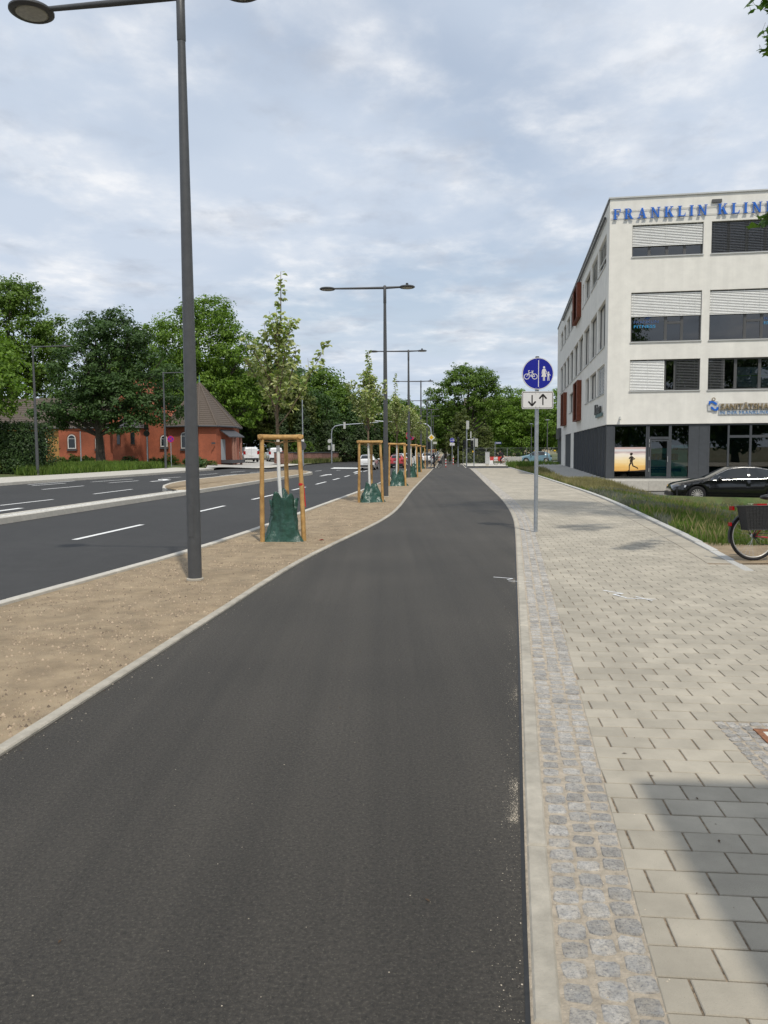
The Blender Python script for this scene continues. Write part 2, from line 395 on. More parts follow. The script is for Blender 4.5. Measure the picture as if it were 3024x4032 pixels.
def _setts():
    spots = []
    for row in range(3):
        y = 1.55+rng.uniform(0, .1)
        while y < 66:
            s = PR.d(y); n = math.sqrt(1+s*s); d = .155+row*.0965+rng.uniform(-.004, .004)
            spots.append((PR(y)+d/n, y-d*s/n, math.atan2(-s, 1.0)+rng.uniform(-.09, .09), rng.randrange(14), rng.uniform(-.0035, .0015)))
            y += rng.uniform(.095, .106)/n
    spots.sort(key=lambda t: t[1])
    near = [t for t in spots if t[1] > 1.95][:300]; ns = set(near)
    for (x, y, a, k, dz) in near:
        o = bpy.data.objects.new('sett', SETT_ME[k]); o.location = (x, y, dz); o.rotation_euler = (rng.uniform(-.02, .02), rng.uniform(-.02, .02), a); link(o, sett_bed)
    b = MB(); b.av = 0.0
    for t in spots:
        if t in ns: continue
        x, y, a, k, dz = t; ca, sa = math.cos(a), math.sin(a); s = SETT[k]; n = len(b.v); z = zg(x, y)+dz; b.av = rng.random()
        b.v += [(x+p[0]*ca-p[1]*sa, y+p[0]*sa+p[1]*ca, z+p[2]) for p in s.v]
        for f in s.f[10:] if y > 14 else s.f: b.face([n+i for i in f])
    tag(b.build('sett_field', M_sett, sett_bed), kind='stuff')
_setts()

# ---- pavers in running bond, laid in a frame turned 5.7 degrees
PU, PV = Vector((.99504, -.0995)), Vector((.0995, .99504))
ROW, PIT = .156, .229
PATCH = (1.46, 2.62, 21*.156, 30*.156)                     # u0, u1, v0, v1 of the small-sett square round a cover
def _edge_u(fn, v):
    u = 1.0
    for _ in range(12):
        p = PU*u+PV*v; u += (fn(p.y)-p.x)*.97
    return u
LB = off(PR, .395)
def RB(Y): return 7.6 if Y < 10.75 else SK(Y)-.34
def _pavers():
    full = MB().cbox((0, 0, -.03), (PIT/2-.0042, ROW/2-.003, .03), .003).mesh('paver', M_paver)
    singles = []; rest = MB(); rest.av = 0.0
    j = int(1.5/ROW)
    while j*ROW < 66:
        v0, v1 = j*ROW+.003, (j+1)*ROW-.003; vc = (v0+v1)/2
        l0, l1 = _edge_u(LB, v0), _edge_u(LB, v1); r0, r1 = _edge_u(RB, v0), _edge_u(RB, v1)
        if abs(r0-r1) > 1: r0 = r1 = min(r0, r1)
        shift = (j % 2)*PIT/2+rng.uniform(-.006, .006)
        k = int((min(l0, l1)-shift)/PIT)-1; gp = rng.uniform(.0028, .0048)
        while True:
            a, c = k*PIT+shift+gp, (k+1)*PIT+shift-gp; k += 1
            if a > max(r0, r1): break
            a0, a1, c0, c1 = max(a, l0), max(a, l1), min(c, r0), min(c, r1)
            if c0-a0 < .007 or c1-a1 < .007: continue
            if v1 > PATCH[2] and v0 < PATCH[3] and c > PATCH[0] and a < PATCH[1]:
                if a < PATCH[0]-.03: c0 = c1 = PATCH[0]
                elif c > PATCH[1]+.03: a0 = a1 = PATCH[1]
                else: continue
            pc = PU*((a0+c1)/2)+PV*vc; dz = rng.uniform(-.0012, .0012)
            if pc.y < -.5: continue
            cut = not (a0 == a and a1 == a and c0 == c and c1 == c)
            vis = abs(pc.x) < pc.y*.52+.1 and pc.y > 1.9
            singles.append((pc.y, vis, cut, (a0, a1, c0, c1, v0, v1), dz)) 
        j += 1
    singles.sort(key=lambda t: (not t[1], t[0])); bv = .003
    def geo(b, q, dz, ox=0, oy=0, zz=0):
        a0, a1, c0, c1, v0, v1 = q; n = len(b.v)
        for (i, z) in ((0, -.06), (0, -bv), (bv, 0)):
            for (u, v) in ((a0+i, v0+i), (c0-i, v0+i), (c1-i, v1-i), (a1+i, v1-i)):
                p = PU*u+PV*v; b.v.append((p.x-ox, p.y-oy, z+dz+zz))
        for l in (0, 4):
            for i in range(4): jj = (i+1) % 4; b.face((n+l+i, n+l+jj, n+l+4+jj, n+l+4+i))
        b.face((n+8, n+9, n+10, n+11))
    cnt = 0; th = math.atan2(PU.y, PU.x)
    for (y, vis, cut, q, dz) in singles:
        if cnt < 300 and vis:
            cnt += 1; uc, vc = (q[0]+q[2])/2, (q[4]+q[5])/2; p = PU*uc+PV*vc
            if not cut:
                o = bpy.data.objects.new('paver', full); o.rotation_euler = (rng.uniform(-.004, .004), rng.uniform(-.004, .004), th)
            else:
                b = MB(); geo(b, q, 0, p.x, p.y); o = bpy.data.objects.new('paver', b.mesh('paver', M_paver))
            o.location = (p.x, p.y, dz); link(o, bed)
        else:
            rest.av = rng.random(); p = PU*((q[0]+q[2])/2)+PV*((q[4]+q[5])/2); geo(rest, q, dz, zz=zg(p.x, p.y))
    # edge course along the granite kerb
    for (x, y, a) in along(SK, 10.9, 65, .24, -.168):
        rest.av = rng.random(); rest.cbox((0, 0, -.03), (.155, .117, .03), .003, Matrix.Translation((x, y, zg(x, y)+rng.uniform(-.001, .001))) @ Matrix.Rotation(a, 4, 'Z'))
    tag(rest.build('paver_field', M_paver, bed), kind='stuff')
    # small setts round the cover
    pb = MB(); pb.av = 0.0; u = PATCH[0]+.035
    while u < PATCH[1]-.02:
        v = PATCH[2]+.03
        while v < PATCH[3]-.02:
            if not (u > 1.64 and u < 2.30 and v > 3.60 and v < 4.55):
                s = SETT[rng.randrange(14)]; p = PU*u+PV*v; n = len(pb.v); pb.av = rng.random(); a = rng.uniform(-.2, .2); ca, sa = math.cos(a)*.66, math.sin(a)*.66; dz = rng.uniform(-.006, .0)
                pb.v += [(p.x+q[0]*ca-q[1]*sa+rng.uniform(-.0005, .0005), p.y+q[0]*sa+q[1]*ca, q[2]+dz) for q in s.v]
                for f in s.f: pb.face([n+i for i in f])
            v += rng.uniform(.060, .068)
        u += .066
    tag(pb.build('small_sett_field', M_sett, bed), kind='stuff')
    mid = PU*2.08+PV*3.6
    bs = MB().box((0, 0, -.0085), ((PATCH[1]-PATCH[0])/2, (PATCH[3]-PATCH[2])/2, .002)); mid = PU*((PATCH[0]+PATCH[1])/2)+PV*((PATCH[2]+PATCH[3])/2); bs.build('sett_mortar', M_sand, bed, loc=(mid.x, mid.y, 0), rz=th)
    cm = PU*1.97+PV*4.075
    cv = empty('access_cover', (cm.x, cm.y, 0), th); tag(cv, 'pale access cover in a rusty frame set in small stone setts', 'cover')
    MB().box((0, 0, -.010), (.285, .44, .010)).build('cover_plate', mat('cover_plate', (.66, .63, .56), .8, var=.1, vscale=12), cv)
    f = MB()
    for s in (-1, 1): f.box((s*.305, 0, -.008), (.018, .475, .012)); f.box((0, s*.458, -.0085), (.286, .017, .012))
    f.build('frame', mat('rusty_iron', (.27, .12, .06), .9, var=.35, vscale=30, bump=.8, bscale=80), cv)
_pavers()

# ---- painted markings on the road (pieces of the road)
def mark(pts, name='lane_dash', m=M_white, parent=road, zo=-.12+.005):
    b = MB(); b.poly([(x, y, zg(x, y)+zo) for x, y in pts]); return recalc(b.build(name, m, parent))
def dash(a, c, w=.13, name='lane_dash', zo=-.115):
    (x0, y0), (x1, y1) = a, c; d = Vector((x1-x0, y1-y0)).normalized(); n = Vector((d.y, -d.x))*w/2
    k = max(1, int((Vector((x1-x0, y1-y0)).length)//1.5)); b = MB()
    for i in range(k+1):
        x, y = x0+(x1-x0)*i/k, y0+(y1-y0)*i/k
        for s in (-1, 1): b.v.append((x+n.x*s, y+n.y*s, zg(x, y)+zo))
    for i in range(k): b.face((2*i, 2*i+1, 2*i+3, 2*i+2))
    o = b.build(name, M_white, road); return o
CL = lambda Y: KR(Y)-3.22                                # lane line of the near carriageway
for (y0, y1) in ((3.2, 6.2), (9.2, 12.2), (15.2, 18.25), (21.3, 24.3), (27.3, 30.25), (33.5, 36.3), (39.0, 42.0), (44.5, 47.1), (49.5, 52.1), (55, 58), (61, 64), (67, 70), (73, 76)):
    dash((CL(y0)-.05, y0), (CL(y1)-.05, y1))
for a, c in (((-12.03, 24.6), (-11.5, 27.3)), ((-11.18, 30.3), (-10.75, 33.6)), ((-14.16, 32.6), (-13.53, 35.5)), ((-13.35, 38.2), (-12.76, 41)), ((-16.1, 35.6), (-15.5, 39.5)), ((-15.6, 34.9), (-15.1, 37.4)),
             ((-14.4, 38.8), (-13.6, 42.7)), ((-12.5, 44.2), (-12.0, 46.5)), ((-11.9, 49), (-11.2, 53)), ((-10.9, 56), (-10.4, 59)), ((-10.3, 49.5), (-9.8, 52.5)), ((-9.5, 56), (-9.0, 59)), ((-8.6, 63), (-8.0, 67)), ((-9.9, 63), (-9.4, 66)), ((-7.0, 70), (-6.4, 73)), ((-5.4, 62), (-5.1, 64.5)), ((-4.4, 67), (-4.1, 69.5)), ((-1.2, 78), (-.7, 81)), ((-.2, 85), (.3, 88)), ((.8, 92), (1.4, 96)), ((-4.8, 75), (-4.3, 78))):
    dash(a, c)
dash((-11.25, 21.0), (-10.9, 23.6), .22); dash((-16.8, 20.5), (-14.9, 29.5), .13)
def arrow(x, y, a, left=True, L=3.6):
    ca, sa = math.cos(a), math.sin(a); T = lambda p: (x+p[0]*ca-p[1]*sa, y+p[0]*sa+p[1]*ca)
    b = MB()
    for q in (((-.09, 0), (.09, 0), (.09, L*.62), (-.09, L*.62)), ((-.09, L*.62), (.09, L*.62), (.34, L*.62), (0, L)), ((-.34, L*.62), (-.09, L*.62), (0, L))) if not left else (((-.09, 0), (.09, 0), (.09, L*.6), (-.09, L*.6)), ((-.09, L*.42), (-.09, L*.6), (-.42, L*.72), (-.42, L*.58)), ((-.42, L*.45), (-.42, L*.86), (-.80, L*.66))):
        b.poly([(*T(p), zg(*T(p))-.113) for p in q])
    recalc(b.build('turn_arrow', M_white, road))
arrow(-4.1, 50.8, -.1, False, 4.2); arrow(-11.9, 40.2, -.15, True, 4.0); arrow(-6.5, 70.5, -.1, True, 5); arrow(-2.2, 58, -.08, False, 4.5)
b = MB(); b.poly([(x, y, zg(x, y)-.113) for x, y in ((-5.6, 82.5), (-2.6, 84.2), (-2.3, 88.5), (-5.5, 87.6))]); recalc(b.build('hatched_area', M_white, road))
# spray-painted survey marks
M_spray = mat('spray_paint', (.74, .75, .76), .8, var=.15, vscale=60)
def spray(pts, w, z, parent):
    b = MB(); bb = [Vector(p) for p in pts]
    for i, (p, q) in enumerate(zip(bb, bb[1:])):
        d = (q-p).normalized(); n = Vector((d.y, -d.x))*w; b.poly([(*(p-n), z+i*.0004), (*(p+n), z+i*.0004), (*(q+n*.7), z+i*.0004), (*(q-n*.7), z+i*.0004)])
    recalc(b.build('spray_mark', M_spray, parent))
spray([(1.36, 9.72), (1.58, 9.60), (1.50, 9.52)], .014, .003, path); spray([(1.50, 9.42), (1.74, 9.36)], .012, .003, path)
spray([(2.46, 8.75), (2.62, 8.55), (2.50, 8.50), (2.58, 8.30)], .016, .004, bed); spray([(2.56, 8.28), (2.86, 8.20)], .013, .005, bed); spray([(2.70, 8.36), (2.80, 8.12)], .012, .006, bed)

# ---- median: paved strip and planted island
def _median():
    strip = ribbon('median_strip', off(MN, -.62), off(MN, -.145), -20, 34, M_sand, .012, 1.0)
    kerb_pieces(MN, 4, 30.5, -.66, .1, .03, .25, M_concL, strip, 'kerb_stone')
    b = MB(); b.av = 0.0
    for row in range(4):
        for (x, y, a) in along(MN, 12, 32, .105, -.20-row*.105):
            s = SETT[rng.randrange(14)]; n = len(b.v); b.av = rng.random(); ca, sa = math.cos(a), math.sin(a); z = zg(x, y)+.024
            b.v += [(x+p[0]*ca-p[1]*sa, y+p[0]*sa+p[1]*ca, z+p[2]) for p in s.v]
            for f in s.f[10:]: b.face([n+i for i in f])
    tag(b.build('sett_field', mat('pale_sett', (.60, .59, .55), .75, var=.25, vscale=25, rnd=.15), strip), kind='stuff')
    out = [(MN(y)-.145, y) for y in (31, 34, 38, 42, 46, 50, 53)]+[(-5.1, 55.5), (-5.6, 57.3), (-6.6, 58.0), (-7.2, 57.4), (-8.0, 53), (-8.35, 50.6), (-9.1, 46.5), (-9.75, 41), (-9.85, 38), (-9.8, 36.2), (-9.55, 34.3), (-9.1, 32.6), (-8.6, 31.6), (-8.1, 31.0)]
    isl = MB(); cx, cy = sum(p[0] for p in out)/len(out), sum(p[1] for p in out)/len(out)
    n = len(out); isl.v = [(x, y, zg(x, y)+.02) for x, y in out]
    mid = [(x*.75+(-7.6-.05*(y-44)*-1)*.25, y*.9+44*.1) for x, y in out]
    isl.v += [(x*.55+cxx*.45, y, zg(x, y)+.09) for (x, y), cxx in zip(out, [-7.6+.11*(p[1]-44) for p in out])]
    for i in range(n): j = (i+1) % n; isl.face((i, j, n+j, n+i))
    isl.face([n+i for i in range(n)])
    io = recalc(isl.build('median_island', M_soil, smooth=True)); io['kind'] = 'structure'
    pts = out[6:]+[out[0]]
    for p, q in zip(pts, pts[1:]):
        p, q = Vector(p), Vector(q); k = max(1, round((q-p).length/1.0))
        for i in range(k):
            a, c = p+(q-p)*i/k, p+(q-p)*(i+1)/k; m = (a+c)/2; d = c-a
            MB().cbox((0, 0, -.15), (.075, d.length/2-.002, .15), .012).build('kerb_stone', M_concL, io, loc=(m.x, m.y, zg(m.x, m.y)+.04), rz=math.atan2(-d.x, d.y))
_median()

# ---- pebbles on the bare soil
def _pebbles():
    b = MB(); b.av = 0.0; r = random.Random(3)
    for i in range(36000):
        y = 3.2+27*r.random()**1.7; a, c = KR(y)+.2, PL(y)-.12; x = a+(c-a)*r.random()
        if mnoise.noise(Vector((x*.8, y*.8, 3))) < -.1 and r.random() < .6: continue
        s = .0028+.012*r.random()**5; n = len(b.v); z = -.010; b.av = r.random(); an = r.random()*6.3
        for k in range(5): t = an+k*1.2566; q = s*r.uniform(.75, 1.2); b.v.append((x+math.cos(t)*q, y+math.sin(t)*q, z-.003))
        b.v.append((x, y, z+s*.95))
        for k in range(5): b.face((n+k, n+(k+1) % 5, n+5))
    tag(b.build('pebbles', mat('pebble', (.34, .265, .19), .9, rnd=.55), soil, smooth=False), kind='stuff')
_pebbles()
def _grit():
    """loose sand grains and small stones swept to the edges of the path, in the setts and on the pavers"""
    b = MB(); b.av = 0.0; r = random.Random(9)
    def grain(x, y, z, s):
        n = len(b.v); b.av = r.random(); an = r.random()*6.3
        for k in range(4): t = an+k*1.571; q = s*r.uniform(.7, 1.3); b.v.append((x+math.cos(t)*q, y+math.sin(t)*q, z))
        b.v.append((x, y, z+s*.8))
        for k in range(4): b.face((n+k, n+(k+1) % 4, n+4))
    for _ in range(3000):
        y = 1.9+13*r.random()**1.4; q = r.random()
        if q < .40: grain(PR(y)-abs(r.gauss(0, .06))-.004, y, .0003, .0008+.0025*r.random()**4)
        elif q < .55: grain(PL(y)+abs(r.gauss(0, .09))+.004, y, .0005, .0012+.004*r.random()**3)
        elif q < .62: grain(PL(y)+(PR(y)-PL(y))*r.random(), y, .0003, .001+.0025*r.random()**3)
        elif q < .82: grain(PR(y)+.1+.3*r.random(), y, -.003, .0015+.003*r.random()**2)
        else: grain(PR(y)+.42+2.5*r.random()**1.5, y, .0005, .001+.0035*r.random()**4)
    for _ in range(1500):
        y = r.choice((r.gauss(3.42, .06), r.gauss(3.62, .05), r.gauss(3.30, .03), r.gauss(9.4, .12), r.gauss(5.0, .1))); x = PR(y)-.012-abs(r.gauss(0, .022)); grain(x, y, .0003, .0007+.0016*r.random()**2)
    for (x, y, s) in ((3.05, 7.9, .02), (2.2, 5.6, .012), (3.2, 6.9, .010)): b.poly([(x-s, y, .006), (x, y-s*.6, .004), (x+s*1.3, y, .008), (x+s*.2, y+s*.5, .005)])
    tag(b.build('grit', mat('grit', (.52, .46, .37), .9, rnd=.4), path), kind='stuff')
_grit()
def _litter():
    b = MB(); r = random.Random(12)
    for _ in range(70):
        y = 2.2+9*r.random(); x = PR(y)+.1+3.2*r.random()**1.3 if r.random() < .75 else PL(y)+(PR(y)-PL(y))*r.random(); s = r.uniform(.006, .016); a = r.random()*6.3; c, d = math.cos(a)*s, math.sin(a)*s
        b.poly([(x-c, y-d, .003), (x+d*.35, y-c*.35, .005), (x+c, y+d, .004), (x-d*.35, y+c*.35, .006)])
    tag(b.build('leaf_litter', mat('dry_litter', (.09, .055, .03), .9), path), kind='stuff')
_litter()

# ---- right side: verge, dirt patch, car park, platform of the clinic
BC = Vector((11.55, 41.0)); BANG = math.atan2(-.16, 1.0)
BX = Vector((math.cos(BANG), math.sin(BANG))); BY = Vector((-BX.y, BX.x))
def BW(u, v): return BC+BX*u+BY*v
def vx_out(Y):
    if Y < 28.6: return 34.0
    if Y < 38.4: return 10.3
    return 11.55+.16*(Y-41)-2.3
def vz(x, y):
    d = x-SK(y); return zg(x, y)+.02-.55*ss(.2, 5.0, d)*(1-ss(30, 37, y))
def _verge():
    b = MB(); ys = [12.2+.4*i for i in range(41)]+[28.6, 28.61]+[29+.5*i for i in range(19)]+[38.39, 38.41]+[39+1*i for i in range(24)]; ts = [0, .02, .05, .1, .16, .24, .34, .5, .7, 1]
    for y in ys:
        for t in ts:
            a = SK(y)+.12; x = a+(vx_out(y)-a)*t; b.v.append((x, y, vz(x, y)-.03+.02*mnoise.noise(Vector((x*2, y*2, 0)))))
    w = len(ts)
    for j in range(len(ys)-1):
        for i in range(w-1): b.face((j*w+i, j*w+i+1, (j+1)*w+i+1, (j+1)*w+i))
    tag(b.build('verge', M_turf, smooth=True), kind='structure')
    d = MB(); pts = [(SK(10.72)+.1, 10.72), (9, 10.72), (30, 11.6), (30, 12.9), (7.2, 12.75), (6.0, 12.8), (SK(13.2)+.1, 13.2)]
    d.poly([(x, y, .004) for x, y in pts]); tag(recalc(d.build('bare_verge_edge', M_soil)), kind='structure')
    w2 = MB(); w2.poly([(9.0, -6, -.005), (40, -6, -.005), (40, 10.75, -.005), (9.0, 10.71, -.005)]); tag(recalc(w2.build('side_pavement', M_paver)), kind='structure')
    l = MB(); l.poly([(10.2, 28.9, -.53), (60, 21, -.53), (60, 33.0, -.53), (10.2, 40, -.53)]); tag(recalc(l.build('car_park', mat('car_park', (.16, .155, .145), .85, var=.15, vscale=1.5, bump=.4, bscale=60))), kind='structure')
    for i in range(32):
        x = 10.6+i*1.0; MB().cbox((0, 0, -.1), (.498, .06, .1), .01).build('kerb_stone', M_concL, bpy.data.objects['car_park'], loc=(x, 28.75-.16*(x-10.6), -.44), rz=BANG)
    p = MB()
    p.bx(-2.3, 34, -2.6, 0.4, -.9, -.004); p.bx(-2.3, 0.3, .404, 46, -.9, -.006)
    po = p.build('building_apron', mat('apron_paving', (.40, .385, .35), .9, var=.12, vscale=3, bump=.3, bscale=80), loc=(BC.x, BC.y, 0), rz=BANG); tag(po, kind='structure')
    for i in range(36):
        MB().cbox((0, 0, -.25), (.497, .07, .25), .012).build('kerb_stone', M_concL, po, loc=(-1.8+i*1.0, -2.66, .012))
_verge()

# ---- side street beyond the crest, pavements beyond, left driveway
def quadsheet(name, pts, m, zo, n=10, kind='structure'):
    (a, b_, c, d) = [Vector(p) for p in pts]; o = MB()
    for j in range(n+1):
        for i in range(n+1):
            s, t = i/n, j/n; p = (a*(1-s)+b_*s)*(1-t)+(d*(1-s)+c*s)*t; o.v.append((p.x, p.y, zg(p.x, p.y)+zo))
    w = n+1
    for j in range(n):
        for i in range(n): o.face((j*w+i, j*w+i+1, (j+1)*w+i+1, (j+1)*w+i))
    q = o.build(name, m); 
    if kind: q['kind'] = kind
    return q
quadsheet('side_street', [(KR(72), 72), (70, 66), (70, 76), (KR(84), 86)], M_asph, -.004, 24)
quadsheet('corner_pavement', [(PR(88)+.2, 87), (40, 80), (40, 94), (PR(106)+.2, 106)], M_concL, .02, 12)
quadsheet('back_lawn', [(PR(106), 106.2), (90, 94), (90, 260), (PR(260), 260)], M_turf, -.03, 10)
quadsheet('driveway', [(-13.8, 61.2), (-12.6, 72), (-13, 120), (-24, 108)], mat('driveway', (.42, .41, .38), .85, var=.1, vscale=2, bump=.2, bscale=40), -.0, 10)
quadsheet('left_lawn', [(-120, 52), (-19.5, 36), (-13.9, 61), (-24, 108)], M_turf, -.04, 12)
quadsheet('wall_verge', [(-12.4, 78), (FK(80)-.1, 80), (FK(170), 170), (-6, 170)], M_turf, -.02, 10)
ribbon('far_footway', off(FK, -2.2), off(FK, -.02), 73, 170, M_concL, .0, 2)
# ================================================================ STREET LAMPS
M_lamp = mat('lamp_paint', (.075, .078, .082), .45, var=.10, vscale=6, bump=.12, bscale=220)
M_lens = mat('lamp_lens', (.42, .42, .38), .25, var=.15, vscale=12)
M_galv = mat('galvanised', (.44, .47, .50), .42, .75, var=.14, vscale=9, bump=.06, bscale=60)
M_dgrey = mat('dark_plastic', (.02, .021, .023), .45)
HL = 7.0
def head(root, x, knob=False):
    h = MB().lathe([(.0, .055), (.12, .052), (.235, .03), (.262, .008), (.262, -.012), (.235, -.03), (.20, -.033), (.198, -.028)], 28, (x, 0, HL-.05)); ho = autosmooth(h.build('lamp_head', M_lamp, root))
    l = MB().lathe([(.197, -.029), (.16, -.036), (.09, -.043), (.0, -.046)], 24, (x, 0, HL-.05)); l.build('lens', M_lens, ho, smooth=True)
    if knob: MB().lathe([(.045, .0), (.045, .07), (.03, .09), (0, .092)], 12, (x, 0, HL-.01)).build('sensor', M_dgrey, ho, smooth=False)
def lamp(double=True):
    r = empty('street_lamp')
    p = MB().lathe([(.088, -.2), (.085, .0), (.083, 1.2), (.072, 3.2), (.056, 5.4), (.046, 6.45)], 20); po = autosmooth(p.build('pole', M_lamp, r))
    MB().lathe([(.105, .0), (.105, .022), (.088, .03)], 20).build('base_plate', M_conc, r)
    MB().bx(-.03, .03, -.0865, -.0835, .55, .95).build('service_door', M_lamp, po)
    c = MB().lathe([(.0475, 6.43), (.052, 6.44), (.05, HL-.01), (.03, HL+.02), (0, HL+.025)], 18); autosmooth(c.build('collar', M_lamp, r))
    a = MB().tube([(-1.74, 0, HL-.045), (-.9, 0, HL-.055), (.0, 0, HL-.06)], [.030, .037, .043], 12); autosmooth(a.build('arm', M_lamp, r)); head(r, -1.92)
    if double:
        a = MB().tube([(.60, 0, HL-.045), (.0, 0, HL-.06)], [.032, .043], 12); autosmooth(a.build('arm', M_lamp, r)); head(r, .74, True)
    return r
lp = lamp(); lp1 = lamp(False); used = False
for i, (x, y) in enumerate(((-2.36, 9.72), (.07, 26.6), (1.39, 43.6), (2.98, 62.9), (4.52, 82.2), (6.1, 101), (7.6, 121), (9.2, 141))):
    o = lp if i == 0 else copy_tree(lp); o.location = (x, y, zg(x, y)-.012); o.rotation_euler = (0, 0, -math.atan(.75*KR.d(y)))
    tag(o, 'double headed dark grey street lamp '+('in the bare soil before the red ribbon stakes', 'between the second and third staked trees', 'just before the fourth staked tree', 'just before the last staked tree of the near strip')[i] if i < 4 else 'double headed dark grey street lamp beyond the side street', 'street lamp', 'double street lamps along the tree strip')
for i, (x, y) in enumerate(((-19.1, 43.5), (-16.0, 57.9))):
    o = lp1 if i == 0 else copy_tree(lp1); o.location = (x, y, zg(x, y)); o.rotation_euler = (0, 0, math.pi-.15)
    tag(o, 'dark grey street lamp with one head, in front of the clipped dark hedge' if i == 0 else 'single headed dark street lamp at the end of the tall grass strip', 'street lamp', 'single street lamps on the far pavement')

# ================================================================ YOUNG STREET TREES, STAKES, BAGS
M_stake = mat('peeled_pine', (.56, .345, .125), .7, col2=(.43, .24, .08), vscale=5, vdetail=6, var=.18, bump=.25, bscale=40, rnd=.10, streak=((14, 14, .7), .16))
M_limew = mat('white_trunk_paint', (.74, .75, .73), .8, var=.06, vscale=14, bump=.3, bscale=60)
M_bark1 = mat('young_bark', (.155, .118, .078), .9, var=.25, vscale=20, bump=.5, bscale=60)
M_lime = leaf_mat('lime_leaf', (.16, .245, .05), (.55, .56, .36), .34)
M_bag = mat('bag_plastic', (.026, .078, .058), .27, var=.25, vscale=7, bump=1.5, bscale=13)
M_rope = mat('coir_rope', (.33, .22, .11), .95, var=.3, vscale=60)
M_red = mat('red_ribbon', (.55, .015, .02), .5)
def young_leaf(b, p, d, up, L, r):
    d = d.normalized(); s = d.cross(up); s = s.normalized() if s.length > 1e-4 else d.orthogonal().normalized(); n = s.cross(d); f = r.uniform(.05, .3)
    n0 = len(b.v); b.av = r.random()
    for (x, y, z) in ((0, 0, 0), (-.46, .30, f), (-.36, .72, f*.7), (0, 1.02, -.12), (.36, .72, f*.7), (.46, .30, f)):
        b.v.append(tuple(p+s*(x*L)+d*(y*L)+n*(z*L)))
    b.face((n0, n0+3, n0+2, n0+1)); b.face((n0, n0+5, n0+4, n0+3))
def young_tree(seed, H=4.7, dens=1.0, spread=1.0):
    r = random.Random(seed); root = empty('young_tree'); V = Vector
    lead = [V((0, 0, -.05)), V((.0, .0, .6)), V((-.03, 0, 1.2)), V((-.04, .01, 1.86)), V((-.05, 0, 2.5)), V((-.01, .03, 3.2)), V((.05, .0, 3.9)), V((.06, .02, H))]
    t = MB().tube(lead[:4], [.036, .034, .032, .030], 12); to = autosmooth(t.build('trunk', M_limew, root))
    br = MB(); br.tube([lead[3]-V((0, 0, .002))]+lead[4:], [.0295, .025, .018, .011, .004], 8)
    lf = MB(); lf.av = 0.0
    def leaves(path, frm, n, L):
        for k in range(n):
            q = frm+(1-frm)*(k+r.random()*.8)/n; i = min(len(path)-2, int(q*(len(path)-1))); f = q*(len(path)-1)-i
            p = path[i].lerp(path[i+1], f); out = V((r.uniform(-1, 1), r.uniform(-1, 1), r.uniform(-.5, .25))).normalized()
            for m in range(r.choice((1, 2, 3, 3))):
                o = V((out.x+r.uniform(-.7, .7), out.y+r.uniform(-.7, .7), r.uniform(-.75, .05))).normalized()
                pp = p+V((o.x, o.y, .1))*r.uniform(.02, .06); young_leaf(lf, pp, o, V((r.uniform(-.4, .4), r.uniform(-.4, .4), 1)), L*r.uniform(.7, 1.15), r)
    for k in range(18):
        z0 = 2.0+1.55*(k/17)**1.1; a = k*2.4+r.uniform(-.3, .3); ln = (1.45-.95*(k/17))*r.uniform(.8, 1.12)*(1 if k > 2 else 1.2); lean = (r.uniform(.40, .62) if k < 10 else r.uniform(.25, .42))*spread
        i = max(j for j in range(len(lead)-1) if lead[j].z <= z0); f = (z0-lead[i].z)/(lead[i+1].z-lead[i].z); p = lead[i].lerp(lead[i+1], f); pts = [p]; dirv = V((math.cos(a)*lean*1.5, math.sin(a)*lean*1.5, 1)).normalized()
        for m in range(5):
            dirv = (dirv+V((r.uniform(-.16, .16), r.uniform(-.16, .16), .13))).normalized(); pts.append(pts[-1]+dirv*ln/5)
        br.tube(pts, [.013-.0098*m/5 for m in range(6)], 6); leaves(pts, .22, int(19*ln*dens), .098)
        for m in range(2):
            q = r.uniform(.3, .7); s = pts[int(q*5)]; dv = (dirv+V((r.uniform(-.9, .9), r.uniform(-.9, .9), -.1))).normalized(); sp = [s, s+dv*.16, s+dv*.30+V((0, 0, .06))]; br.tube(sp, [.006, .004, .002], 5); leaves(sp, .2, 4, .08)
    leaves(lead[5:], .05, int(40*dens), .092)
    autosmooth(br.build('branches', M_bark1, root))
    tag(lf.build('crown', M_lime, root), kind='stuff')
    return root
